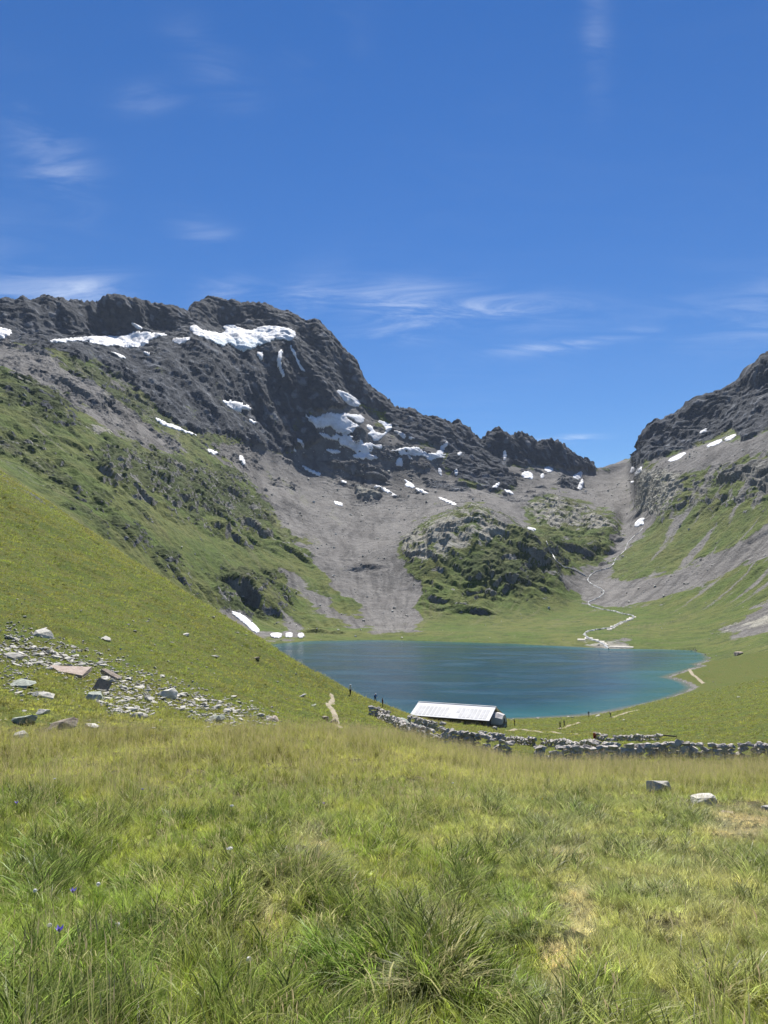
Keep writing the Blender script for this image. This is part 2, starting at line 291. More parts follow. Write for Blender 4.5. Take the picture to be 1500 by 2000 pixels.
def pchip(v):
    d = np.diff(v, axis=0); m = np.zeros_like(v); m[0], m[-1] = d[0], d[-1]
    a, b = d[:-1], d[1:]; ok = a*b > 0
    m[1:-1] = np.where(ok, 2*a*b/np.where(ok, a + b, 1), 0)
    o = []
    for k, n in enumerate(RPI):
        s = (np.arange(n)/n)[:, None]
        o.append((2*s**3 - 3*s**2 + 1)*v[k] + (s**3 - 2*s**2 + s)*m[k] + (3*s**2 - 2*s**3)*v[k+1] + (s**3 - s**2)*m[k+1])
    o.append(v[-1:]); return np.concatenate(o)
GY = np.exp(pchip(KL)); GT = pchip(KT); GX = U[None, :]*GY; GZ = GT*GY
del GT
def flat(): return np.stack([GX.ravel(), GY.ravel(), GZ.ravel()], 1)

# lake outline (photo pixels on the water level)
LAKE_Z = -42.0
shore = [(470,1264),(530,1258),(600,1252),(700,1250),(760,1250),(800,1251),(900,1254),(1000,1257),(1100,1262),(1200,1267),(1280,1268),(1356,1270),(1380,1278),(1386,1286),(1380,1291),(1356,1298),(1370,1301),(1346,1308),(1320,1316),(1299,1323),(1320,1327),(1340,1334),(1354,1344),(1340,1352),(1304,1365),(1260,1376),(1200,1388),(1150,1396),(1100,1400),(1050,1403),(1000,1405),(940,1408),(870,1410),(790,1409),(700,1400),(600,1372),(530,1335),(450,1297)]
su, st = ray([a for a, b in shore], [b for a, b in shore]); LP = np.stack([su*LAKE_Z/st, LAKE_Z/st], 1)
def poly_sd(poly, x, y):
    """signed distance, positive inside"""
    d = np.full(x.shape, 1e18); ins = np.zeros(x.shape, bool); n = len(poly)
    for i in range(n):
        ax, ay = poly[i]; bx, by = poly[(i + 1) % n]; ex, ey = bx - ax, by - ay
        h = np.clip(((x - ax)*ex + (y - ay)*ey)/(ex*ex + ey*ey + 1e-12), 0, 1)
        d = np.minimum(d, (x - ax - ex*h)**2 + (y - ay - ey*h)**2)
        c = (ay > y) != (by > y)
        ins ^= c & (x < ex*(y - ay)/(ey if ey else 1e-12) + ax)
    return np.where(ins, 1, -1)*np.sqrt(d)
r0, r1 = ROW0[7], ROW0[12]; sub = slice(r0, r1)
P_ = np.stack([GX[sub].ravel(), GY[sub].ravel(), np.zeros(GX[sub].size)], 1)
sd = poly_sd(LP, P_[:, 0], P_[:, 1]) + 1.6*fbm(P_, 22, 2)
zs = GZ[sub].ravel()
zin = np.minimum(zs, LAKE_Z - 0.15 - 0.10*sd); zo = np.maximum(zs, LAKE_Z + 0.10 + 0.07*np.minimum(-sd, 60)); 
zo = np.where((-sd < 14), np.minimum(zo, LAKE_Z + 0.35 + 0.30*(-sd) + np.maximum(0, zs - LAKE_Z)*sstep(0, 14, -sd)), zo)
GZ[sub] = np.where(sd > 0, zin, zo).reshape(GZ[sub].shape)

# ---- near ground relief (vertical only)
rn = ROW0[8] + 8
Pn = np.stack([GX[:rn].ravel(), GY[:rn].ravel(), np.zeros(GX[:rn].size)], 1); yn = Pn[:, 1]
dz = (0.11*fbm(Pn, 2.6, 2) + 0.055*fbm(Pn, .9, 2, off=3.))*sstep(2, 7, yn)*sstep(90, 40, yn) + 0.55*fbm(Pn, 14, 3, off=4.)*sstep(40, 75, yn)*sstep(230, 200, yn) + 0.22*fbm(Pn, 3.2, 2, off=8.)*sstep(40, 70, yn)*sstep(215, 195, yn)
for bx_, by_, w_, h_ in [(590,1715,.75,.34),(850,1915,.62,.26),(1045,1830,.5,.2),(330,1800,.8,.16),(960,1890,.35,-.22),(660,1705,.4,-.25),(700,1950,.5,-.12),(1300,1780,.8,.15)]:
    u_, t_ = ray(bx_, by_); Yb = 1.55/(-t_ - 0.175); dz = dz + h_*np.exp(-((Pn[:, 0] - u_*Yb)**2 + (yn - Yb)**2)/(2*(w_*.55)**2))
GZ[:rn] += dz.reshape(GZ[:rn].shape)
HA, HB = np.array([6.6, 191.0]), np.array([24.2, 183.0]); HL = float(np.hypot(*(HB - HA))); hx_, hy_ = (HB - HA)/HL
lx_ = (GX[:rn] - HA[0])*hx_ + (GY[:rn] - HA[1])*hy_; ly_ = -(GX[:rn] - HA[0])*hy_ + (GY[:rn] - HA[1])*hx_        # levelled ground round the hut
pad = -31.35 - 1.15*np.clip(lx_/HL, 0, 1.2) + 0.10*np.maximum(-ly_ - 1, 0); wpad = sstep(-9, -3.0, ly_)*sstep(20, 12, ly_)*sstep(-5, 0, lx_)*sstep(HL + 10, HL + 4, lx_)
GZ[:rn] += wpad*np.minimum(0, pad - GZ[:rn])

def col_of(u): return np.clip(np.interp(u, U, np.arange(NU)), 0, NU - 1)
def ground(x, y):
    """height of the near ground under world points"""
    x = np.atleast_1d(np.asarray(x, float)); y = np.atleast_1d(np.asarray(y, float)); c = np.rint(col_of(x/np.maximum(y, 1e-3))).astype(int); z = np.zeros(len(x))
    o = np.argsort(c); cs = c[o]; b = np.flatnonzero(np.diff(cs)) + 1
    for g in np.split(o, b):
        if len(g): z[g] = np.interp(y[g], GY[:, c[g[0]]], GZ[:, c[g[0]]])
    return z
def hit(px, py, ymin=2.0, ymax=1e9):
    """first ground point seen through a photo pixel (near ground, before the mountain relief is added)"""
    u, t = ray(px, py); c = int(round(float(col_of(u)))); Yc, Tc = GY[:, c], GZ[:, c]/GY[:, c]
    ok = np.flatnonzero((Tc >= t) & (Yc > ymin) & (Yc < ymax))
    if len(ok) == 0: i = int(np.argmin(np.abs(Tc - t) + 1e6*((Yc < ymin) | (Yc > ymax)))); Y = Yc[i]
    else:
        i = ok[0]
        if i > 0 and Tc[i-1] < t and Yc[i-1] >= ymin*.9: Y = Yc[i-1] + (Yc[i] - Yc[i-1])*(t - Tc[i-1])/(Tc[i] - Tc[i-1])
        else: Y = Yc[i]
    X = float(u)*float(Y)
    return Vector((X, float(Y), float(ground(X, Y)[0])))

# ---- painted regions (photo pixels), rasterised at 2 px
RW, RH = 1150, 1000
def poly_img(polys, blur=2):
    m = np.zeros((RH, RW), np.float32)
    for p in polys:
        a = np.array(p, float); x0 = max(0, int((a[:, 0].min() + 400)/2) - 1); x1 = min(RW, int((a[:, 0].max() + 400)/2) + 2); y0 = max(0, int(a[:, 1].min()/2) - 1); y1 = min(RH, int(a[:, 1].max()/2) + 2)
        gx, gy = np.meshgrid(np.arange(x0, x1)*2 - 400.0, np.arange(y0, y1)*2.0)
        ins = np.zeros(gx.shape, bool)
        for i in range(len(p)):
            ax, ay = p[i]; bx, by = p[(i + 1) % len(p)]
            if ay == by: continue
            ins ^= ((ay > gy) != (by > gy)) & (gx < (bx - ax)*(gy - ay)/(by - ay) + ax)
        m[y0:y1, x0:x1] = np.maximum(m[y0:y1, x0:x1], ins)
    for _ in range(2 if blur else 0):
        for ax in (0, 1):
            m = sum(np.roll(m, s, ax) for s in range(-blur, blur + 1))/(2*blur + 1)
    return m
def samp(img, px, py):
    x = np.clip((px + 400)/2, 0, RW - 1.01); y = np.clip(py/2, 0, RH - 1.01); i, j = x.astype(int), y.astype(int); a, b = x - i, y - j
    return (img[j, i]*(1-a) + img[j, i+1]*a)*(1-b) + (img[j+1, i]*(1-a) + img[j+1, i+1]*a)*b
ROCKP = [[(-400,500),(1165,500),(1165,913),(1120,918),(1060,912),(985,905),(990,930),(1010,958),(960,962),(900,950),(862,905),(880,880),(800,857),(762,850),(768,826),(745,800),(700,788),(660,800),(600,806),(612,830),(620,868),(545,886),(480,862),(440,850),(380,850),(300,800),(250,750),(200,715),(100,690),(60,682),(0,668),(-400,655)],
 [(1238,500),(1900,500),(1900,700),(1500,845),(1450,862),(1430,832),(1395,852),(1300,893),(1245,907),(1236,900)],
 [(1400,952),(1440,915),(1500,890),(1900,760),(1900,820),(1500,962),(1470,945),(1430,955)],
 [(1085,942),(1140,938),(1140,953),(1090,954)],[(620,900),(700,905),(770,925),(750,940),(690,930),(630,912)],[(690,955),(750,960),(745,975),(700,975)]]
SCREEP = [[(400,880),(480,862),(545,886),(620,868),(600,806),(700,788),(762,850),(800,857),(880,880),(862,905),(900,950),(960,962),(1010,958),(990,930),(985,905),(1060,912),(1165,913),(1238,893),(1246,960),(1238,1000),(1218,1030),(1195,1002),(1130,982),(1070,965),(1020,985),(1045,1045),(1000,1030),(930,985),(830,1018),(775,1070),(790,1110),(828,1140),(815,1190),(832,1228),(725,1237),(700,1185),(640,1130),(620,1085),(560,1050),(535,1000),(490,950),(430,905)],
 [(525,1100),(560,1118),(640,1168),(720,1230),(700,1234),(620,1190),(545,1125)],[(-400,600),(0,658),(60,680),(105,692),(165,752),(235,812),(300,852),(375,896),(300,884),(205,832),(110,772),(0,712),(-400,650)],
 [(200,720),(262,750),(250,768),(210,745)],[(180,785),(240,800),(330,860),(372,892),(300,880),(240,840)],
 [(1195,1065),(1215,1030),(1240,1000),(1305,1008),(1262,1048),(1200,1100),(1185,1128),(1250,1140),(1290,1130),(1420,1080),(1500,1030),(1900,860),(1900,930),(1500,1095),(1380,1142),(1290,1177),(1200,1187),(1150,1180),(1108,1150),(1092,1122),(1130,1110),(1180,1100)],
 [(1250,907),(1300,895),(1400,858),(1450,860),(1500,843),(1900,690),(1900,760),(1500,884),(1420,907),(1330,930),(1260,927)],
 [(1372,1247),(1400,1226),(1500,1195),(1700,1140),(1700,1170),(1500,1230),(1420,1242)],[(1460,1195),(1500,1168),(1600,1140),(1600,1165),(1450,1215)],
 [(440,1190),(480,1200),(520,1240),(560,1242),(560,1215),(530,1200),(570,1190),(592,1235),(580,1250),(500,1256),(430,1205)],[(1290,818),(1400,765),(1480,715),(1492,738),(1400,800),(1300,842)],
 [(1128,1253),(1160,1247),(1185,1252),(1240,1256),(1240,1270),(1180,1270),(1150,1262)]]
PALEP = [[(772,1062),(830,1018),(930,984),(1005,1022),(965,1062),(900,1082),(870,1102),(800,1092)],[(1020,985),(1080,968),(1150,990),(1203,1020),(1203,1045),(1130,1030),(1060,1035)],[(1245,912),(1330,915),(1340,960),(1290,1010),(1246,1000)],[(1128,1250),(1160,1245),(1240,1256),(1240,1270),(1150,1266)],
 [(1380,1245),(1420,1225),(1560,1180),(1560,1205),(1420,1240)],[(690,955),(750,960),(745,975),(700,975)],[(150,840),(215,835),(250,850),(180,860)]]
OUTP = [[(0,685),(100,700),(250,722),(300,800),(260,835),(130,790),(70,775),(0,720)],[(0,700),(60,740),(130,800),(190,850),(120,850),(0,770)],[(150,880),(280,872),(440,920),(500,960),(540,1020),(625,1070),(625,1105),(540,1092),(440,1055),(330,1005),(180,955)],
 [(0,815),(100,880),(230,1015),(330,1095),(440,1150),(500,1125),(565,1130),(565,1195),(420,1195),(330,1120),(240,1040),(60,890),(0,860)],[(770,1062),(930,984),(1062,1055),(1108,1112),(1062,1180),(1000,1152),(940,1212),(828,1206),(832,1130)],
 [(1010,985),(1080,968),(1205,1015),(1212,1050),(1190,1095),(1075,1092),(1060,1040)],[(1242,905),(1340,925),(1420,905),(1500,880),(1900,740),(1900,860),(1500,1000),(1380,1000),(1290,1012),(1246,1000)],[(660,1100),(760,1100),(755,1130),(690,1130)],[(600,900),(760,900),(780,980),(700,985),(620,940)],[(590,1222),(660,1222),(650,1246),(590,1246)]]
I_ROCK, I_SCREE, I_PALE, I_OUT = poly_img(ROCKP, 3), poly_img(SCREEP, 6), poly_img(PALEP, 3), poly_img(OUTP, 5)

# ---- mountain relief
rf0 = ROW0[10] - 6; fs = slice(rf0, NR); shp = GX[fs].shape
def normals(X, Y, Z):
    P = np.stack([X, Y, Z], -1); du = np.gradient(P, axis=1); dr = np.gradient(P, axis=0); n = np.cross(du, dr); n /= np.linalg.norm(n, axis=-1, keepdims=True) + 1e-9
    return n*np.sign(n[..., 2:3] + 1e-6)
Pf = np.stack([GX[fs].ravel(), GY[fs].ravel(), GZ[fs].ravel()], 1)
bpx, bpy_ = proj(Pf[:, 0], Pf[:, 1], Pf[:, 2])
wob = fbm(Pf, 60, 3, off=2.); wob2 = fbm(Pf, 60, 3, off=31.)
qx, qy = bpx + 9*wob, bpy_ + 7*wob2
mR, mS, mP, mO = (samp(i, qx, qy) for i in (I_ROCK, I_SCREE, I_PALE, I_OUT))
I_SCR = poly_img([OUTP[0], [(165,885),(280,872),(440,920),(510,965),(545,1020),(520,1040),(430,1030),(320,985),(190,945)], [(0,830),(90,890),(230,1020),(330,1100),(430,1165),(330,1130),(230,1060),(60,910),(0,880)], [(240,760),(330,800),(440,850),(540,890),(480,900),(380,860),(290,830)], [(420,1120),(570,1130),(565,1195),(430,1195)], [(0,735),(90,775),(170,840),(120,850),(0,790)], [(940,1060),(1060,1060),(1100,1110),(1000,1160),(900,1150)]], 8)
mSc = samp(I_SCR, qx, qy); mSc = sstep(.30, .62, mSc*.75 + .55*fbm(Pf, 30, 4, off=121., gain=.62))*(mSc > .03)
brk = fbm(Pf, 34, 4, off=101., gain=.6); mS = sstep(.34, .66, mS + .42*brk*(mS > .02)); mR = sstep(.25, .75, mR + .25*brk*(mR > .03)*(mR < .97))
front = sstep(ROW0[10], ROW0[12], (np.arange(rf0, NR)[:, None] + np.zeros(shp)).ravel())      # the valley floor stays level
front *= 1 - 0.92*sstep(ROW0[18] + 2, ROW0[19], (np.arange(rf0, NR)[:, None] + np.zeros(shp)).ravel())*0
# steep crags with grass tops: foot pixel, width px, depth m, height m
CR = [(1035,1095,34,70,22),(1060,1112,40,90,26),(1090,1095,30,90,30),(1130,1090,40,100,36),(1180,1085,30,90,34),(1205,1060,16,70,24),(920,1080,30,60,14),(870,1100,30,60,12),(985,1142,18,45,16),(1040,1115,16,45,14),(950,1128,24,50,9),(955,1160,40,60,15),(1010,1150,28,60,12),(860,1175,30,50,11),(920,1205,46,60,17),
 (500,1188,46,70,30),(470,1170,36,60,16),(552,1182,20,50,24),(440,1050,34,70,20),(500,1040,26,60,18),(410,1000,44,80,16),(330,960,40,70,14),(470,985,40,70,18),(220,950,34,60,14),(290,985,30,60,12),(575,1085,36,60,16),(470,1050,40,60,12),(140,880,36,60,10),(190,855,46,50,12),(80,790,44,60,14),(150,770,50,80,24),(210,800,44,70,16),(60,920,24,40,8),(130,960,30,40,9),(230,1050,36,45,10),(330,1120,36,45,10),(270,1010,24,40,8),(400,1165,26,40,9),(710,1118,34,40,10),(620,1238,26,30,6),(660,1240,14,24,5),
 (1290,975,34,80,12),(1255,1000,18,60,22),(1440,960,40,90,24),(1490,935,40,90,22),(1380,990,40,60,12),(1480,1060,40,60,12),(1320,1000,30,60,12),(1110,955,34,70,14),(650,935,40,60,10),(720,975,36,50,8),(690,925,40,50,8),(900,880,60,90,16),(940,960,60,90,22),(985,955,30,70,16)]
zb = np.zeros(len(Pf))
for cx, cy, w, dep, H in CR:
    u_, t_ = ray(cx, cy); c = int(round(float(col_of(u_)))); rr = np.flatnonzero((GZ[fs][:, c]/GY[fs][:, c]) >= t_)
    if len(rr) == 0: continue
    Y0 = GY[fs][rr[0], c]; X0 = float(u_)*Y0; wm = w*Y0/1500
    s = (Pf[:, 1] - Y0 + 0.10*dep*wob*3 + 0.25*np.abs(Pf[:, 0] - X0)**2/wm)/dep
    k = np.exp(-(np.abs(Pf[:, 0] - X0 + wm*.25*wob2)/wm)**4)
    zb = zb + (0.34 if cx > 760 and cx < 1230 else .46)*H*k*sstep(0, 0.14, s)*(1 - sstep(0.25, 1.15, s))
Pf[:, 2] += zb
N0 = normals(Pf[:, 0].reshape(shp), Pf[:, 1].reshape(shp), Pf[:, 2].reshape(shp)).reshape(-1, 3)
Pa = Pf*np.array([1, 1, 0.55])                                                 # ribs run down the faces
sh_ = np.stack([Pf[:, 0] + 0.55*Pf[:, 2], Pf[:, 1], Pf[:, 2]*1.0 - 0.35*Pf[:, 0]], 1)  # tilted strata
Pv = Pf*np.array([1, .6, 0.16]) + 0.42*Pf[:, [2, 0, 0]]*np.array([1, 0, 0])
disp = mR*(8*ridged(Pa, 150, 1) + 7.5*ridged(Pv, 84, 3, off=3., gain=.52) + 1.2*ridged(sh_*np.array([.45, 1, 1.5]), 24, 3, off=6., gain=.62) + 0.7*fbm(Pf, 8, 2, off=1.) - 4)
soft = (1 - mR)*front
disp += soft*(4.5*fbm(Pf, 140, 2, off=12.) + 1.6*fbm(Pf, 34, 3, off=14.)*(1 - .6*mS) + 0.7*fbm(Pf, 9, 3, off=15., gain=.6)*(1 - .4*mS))
th_ = np.arctan2(Pf[:, 0] - 10, Pf[:, 1] - 560); rd_ = np.hypot(Pf[:, 0] - 10, Pf[:, 1] - 560)
st_ = np.stack([th_*620 + 9*wob, rd_*.12, Pf[:, 2]*.05], 1)                     # gullies and stripes run down towards the lake
disp += soft*(2.2*ridged(st_, 46, 2, off=21.)*(1 - .5*mS))
oc = mO*(1 - mS*.6)*front
disp += oc*(1.4*ridged(Pf, 48, 3, off=41., gain=.55) + 1.0*ridged(sh_, 17, 3, off=43., gain=.6) + 0.6*fbm(Pf, 6, 2, off=45.))
disp += mSc*front*(1.6*ridged(Pf, 13, 2, off=131.) + .8)
disp += mP*front*(1.6*ridged(sh_, 14, 2, off=51.) + 0.8*fbm(Pf, 5, 2, off=53.))
rowf = (np.arange(rf0, NR)[:, None] + np.zeros(shp)).ravel()
jag = mR*np.exp(-((rowf - ROW0[18])/7.0)**2)*((4.6 + 2.2*sstep(700, 900, bpx))*ridged(Pf*np.array([1, .3, 0]), 24, 3, off=81., gain=.66) - .5)*(1 - .8*(bpx > 1238))
slab = mS*front*sstep(1160, 1120, bpx)*sstep(1010, 960, bpy_)*sstep(.22, .62, fbm(Pf*np.array([.6, 1, 1]), 46, 4, off=111., gain=.6))
disp += slab*(1.5 + 2.2*ridged(sh_, 18, 3, off=113., gain=.6))
D = Pf + N0*disp[:, None]*np.array([.8, .8, 1.0])
hh = 26.0; ph = (D[:, 2] + 30*wob + 16*wob2 + 0.25*D[:, 0])/hh; fr = ph - np.floor(ph)     # cliff bands: flat ledges and steep risers
D[:, 2] += jag
D[:, 2] += (0.30*oc + 0.26*mR)*hh*(sstep(0.62, 1.0, fr) - fr)*0.85
N1 = normals(D[:, 0].reshape(shp), D[:, 1].reshape(shp), D[:, 2].reshape(shp)).reshape(-1, 3)
steep = sstep(0.60, 0.40, N1[:, 2] + 0.10*wob2)
strk = fbm(st_, 20, 3, off=61.)
rmask = np.clip(np.maximum(mR*(0.92 - 0.35*sstep(.0, .7, strk + .3*wob)*(Pf[:, 2] < 420)*(bpx < 620)), steep*(1 - .75*mS) + 0.75*oc*sstep(0.25, .7, fbm(Pf, 26, 3, off=71.))), 0, 1)
rmask = np.maximum(rmask, mP*(0.60 + 0.6*fbm(Pf, 18, 2, off=77.)))
rmask = np.maximum(rmask, .6*slab)
rightside = sstep(1180, 1330, bpx)*sstep(1230, 1150, bpy_)
leftside = sstep(520, 380, bpx)*sstep(1100, 900, bpy_)
smask = np.clip(mS*(1 - 0.75*sstep(.15, .6, strk)*(1 - sstep(880, 1010, bpy_)*0.3)*(rightside*.9 + leftside*.6 + .18 + .5*sstep(760, 600, bpx)*sstep(890, 930, bpy_))) + (rightside*.75 + leftside*.35)*sstep(-.02, .5, strk), 0, 1)
gmask = np.clip(1 - rmask - smask, 0, 1)
GX[fs], GY[fs], GZ[fs] = (D[:, i].reshape(shp) for i in range(3))

SCRB = np.zeros((NR, NU), np.float32); SCRB[fs] = (mSc*(1 - mS)).reshape(shp)
STRK = np.zeros((NR, NU), np.float32); STRK[fs] = (strk*.7 + .5*fbm(st_, 7, 2, off=66.)).reshape(shp)
MASK = np.zeros((NR, NU, 4), np.float32); PALE = np.zeros((NR, NU), np.float32); MASK[..., 3] = 1
MASK[fs] = np.stack([gmask, smask, rmask, np.ones_like(gmask)], 1).reshape(*shp, 4); PALE[fs] = np.clip(np.maximum(mP*1.15, .55*oc*(bpy_ > 860)), 0, 1).reshape(shp)
# near ground: mostly turf, bare shore strip, a few crags on the far side of the left hill
Pn = np.stack([GX[:rf0].ravel(), GY[:rf0].ravel(), GZ[:rf0].ravel()], 1); npx, npy = proj(Pn[:, 0], Pn[:, 1], Pn[:, 2])
shore_d = poly_sd(LP, Pn[:, 0], Pn[:, 1]); nw = fbm(Pn, 3.0, 3)
I_CRAG = poly_img([[(-400,600),(-20,890),(10,900),(60,950),(110,990),(100,1010),(50,975),(0,935),(-400,680)]], 2)
nm = np.zeros((len(Pn), 4), np.float32); nm[:, 3] = 1
nm[:, 1] = np.clip(sstep(-3.6, -1.2, shore_d + 1.2*nw)*(Pn[:, 1] > 200), 0, 1)
nm[:, 2] = samp(I_CRAG, npx + 8*nw, npy + 8*nw)*sstep(-.2, .3, nw)*.8
nm[:, 0] = np.clip(1 - nm[:, 1] - nm[:, 2], 0, 1)
MASK[:rf0] = nm.reshape(rf0, NU, 4)
PX, PY = proj(GX, GY, GZ)

def grid_piece(name, ra, rb, mat, ca=0, cb=NU - 1, smooth=True):
    n_r, n_c = rb - ra + 1, cb - ca + 1; s = (slice(ra, rb + 1), slice(ca, cb + 1))
    V = np.stack([GX[s].ravel(), GY[s].ravel(), GZ[s].ravel()], 1)
    i = np.arange((n_r - 1)*n_c).reshape(n_r - 1, n_c)[:, :-1].ravel(); Q = np.stack([i, i + 1, i + n_c + 1, i + n_c], 1)
    me = new_mesh(name, V, Q, smooth); attr(me, 'mask', MASK[s].reshape(-1, 4), 'FLOAT_COLOR'); attr(me, 'pale', PALE[s].ravel()); attr(me, 'streak', STRK[s].ravel()); attr(me, 'scrub', SCRB[s].ravel())
    return tag(link(name, me, mat), kind='structure')
CM = int(np.searchsorted(U, (1205 - 750)/1490.0))
grid_piece('meadow_ground', 0, ROW0[4] + 6, M_THATCH)
grid_piece('hillside', ROW0[4] + 6, rf0, M_NEAR)
grid_piece('mountain_left', rf0, NR - 1, M_FAR, 0, CM, False)
grid_piece('mountain_right', rf0, NR - 1, M_FAR, CM, NU - 1, False)
# ground behind and beside the viewer, rising gently
na, nr_ = 72, 26; az = np.linspace(R(0), R(360), na); rr = 1.2*np.exp(np.linspace(0, math.log(160), nr_))
BA, BR = np.meshgrid(az, rr, indexing='ij'); BX, BY = BR*np.sin(BA), BR*np.cos(BA)
BZ = -1.62 - 0.165*BY - 0.10 - 0.12*np.maximum(-BY, 0)*0 + 0.10*np.maximum(-BX, 0)*0.5
inside = (BY > 0) & (np.abs(BX) < BY*(ue[-1] - .05))
i = (np.arange(na - 1)[:, None]*nr_ + np.arange(nr_ - 1)).ravel(); Q = np.stack([i, i + 1, i + nr_ + 1, i + nr_], 1)
Q = Q[~inside.ravel()[Q].all(1)]
BZ = np.where(inside, BZ - 6, BZ)
me = new_mesh('slope_behind', np.stack([BX.ravel(), BY.ravel(), BZ.ravel()], 1), Q); attr(me, 'mask', np.tile([1, 0, 0, 1], (na*nr_, 1)), 'FLOAT_COLOR'); attr(me, 'pale', np.zeros(na*nr_))
tag(link('slope_behind', me, M_NEAR), kind='structure')

# ------------------------------------------------------------------ lake
def mat_water():
    t = NT('lake_water'); p = t.pos(); d = t.attr('depth')
    n = t.noise(0.05, 4, .55, t.scale(p, (1, 2.0, 1))); w = t.noise(0.9, 5, .62, t.scale(p, (1.0, 2.2, 1))); w2 = t.noise(0.22, 3, .5, t.scale(p, (1, 2.5, 1)))
    deep = t.mix(t.rng(n, .35, .65), (0.003, 0.040, 0.072), (0.004, 0.052, 0.090))
    col = t.mix(t.rng(d, 4, 36), (0.014, 0.098, 0.112), deep)
    col = t.mix(t.rng(d, 0.0, 4.5), (0.12, 0.13, 0.10), col)
    nr = t.bump(t.math('ADD', w, t.math('MULTIPLY', w2, 1.2)), 0.30, 0.38)
    rip = t.noise(.018, 4, .6, t.scale(p, (1, 3.2, 1)), .6)
    return t.done(t.bsdf(t.mix(t.rng(rip, .54, .70, 0, .25), col, (0.016, 0.095, 0.135)), t.rng(rip, .4, .62, .08, .24), nr, 0.34, IOR=1.33))
gx, gy = np.meshgrid(np.arange(LP[:, 0].min() - 6, LP[:, 0].max() + 8, 2.5), np.arange(LP[:, 1].min() - 6, LP[:, 1].max() + 8, 2.5)); sdl = poly_sd(LP, gx.ravel(), gy.ravel())
n_c = gx.shape[1]; i = np.arange((gx.shape[0] - 1)*n_c).reshape(-1, n_c)[:, :-1].ravel(); Q = np.stack([i, i + 1, i + n_c + 1, i + n_c], 1); Q = Q[(sdl[Q] > -5).all(1)]
used, inv = np.unique(Q, return_inverse=True)
me = new_mesh('lake', np.stack([gx.ravel()[used], gy.ravel()[used], np.full(len(used), LAKE_Z)], 1), inv.reshape(Q.shape)); attr(me, 'depth', np.maximum(sdl[used], 0))
tag(link('lake', me, mat_water()), kind='structure')

# ------------------------------------------------------------------ pieces of the mountain that lie on it: snow, streams, paths
NRM = normals(GX, GY, GZ)
def drape(name, pick, lift, mat, ice=None, sink=0.6, one=False):
    """closed sheet lying on the terrain faces whose corners are picked; lift in metres per vertex"""
    q = pick[:-1, :-1].astype(int) + pick[1:, :-1] + pick[:-1, 1:] + pick[1:, 1:]
    rr, cc = np.nonzero(q >= 3)
    if len(rr) == 0: return None
    i = rr*NU + cc; Q = np.stack([i, i + 1, i + NU + 1, i + NU], 1)
    if one:                                                                # keep the largest connected piece
        us_, iv_ = np.unique(Q, return_inverse=True); iv_ = iv_.reshape(-1, 4); lb = np.arange(len(us_))
        for _ in range(400):
            m_ = lb[iv_].min(1); nl = lb.copy(); np.minimum.at(nl, iv_.ravel(), np.repeat(m_, 4))
            if (nl == lb).all(): break
            lb = nl
        fl = lb[iv_[:, 0]]; v_, c_ = np.unique(fl, return_counts=True); Q = Q[fl == v_[c_.argmax()]]
    used, inv = np.unique(Q, return_inverse=True); Q = inv.reshape(-1, 4); n = len(used)
    B = np.stack([GX.ravel()[used], GY.ravel()[used], GZ.ravel()[used]], 1); N = NRM.reshape(-1, 3)[used]; l = lift.ravel()[used][:, None]
    T, Bt = B + N*l, B - N*sink
    e = np.concatenate([Q[:, [0, 1]], Q[:, [1, 2]], Q[:, [2, 3]], Q[:, [3, 0]]]); key = np.sort(e, 1); k = key[:, 0].astype(np.int64)*n + key[:, 1]
    _, ix, ct = np.unique(k, return_index=True, return_counts=True); e = e[ix[ct == 1]]
    S = np.stack([e[:, 1], e[:, 0], e[:, 0] + n, e[:, 1] + n], 1)
    me = new_mesh(name, np.concatenate([T, Bt]), np.concatenate([Q, Q[:, ::-1] + n, S]), True)
    iv = np.zeros(2*n) if ice is None else np.tile(ice.ravel()[used], 2); attr(me, 'ice', iv)
    return link(name, me, mat)
def local_sd(poly, mr=10.0, rmin=0):
    a = np.array(poly, float); x0, y0, x1, y1 = a[:, 0].min() - 4, a[:, 1].min() - 4, a[:, 0].max() + 4, a[:, 1].max() + 4
    s = np.full(PX.shape, -99.0); w = (PX > x0) & (PX < x1) & (PY > y0) & (PY < y1); w[:rmin] = False
    s[w] = poly_sd(a, PX[w], PY[w]); return s
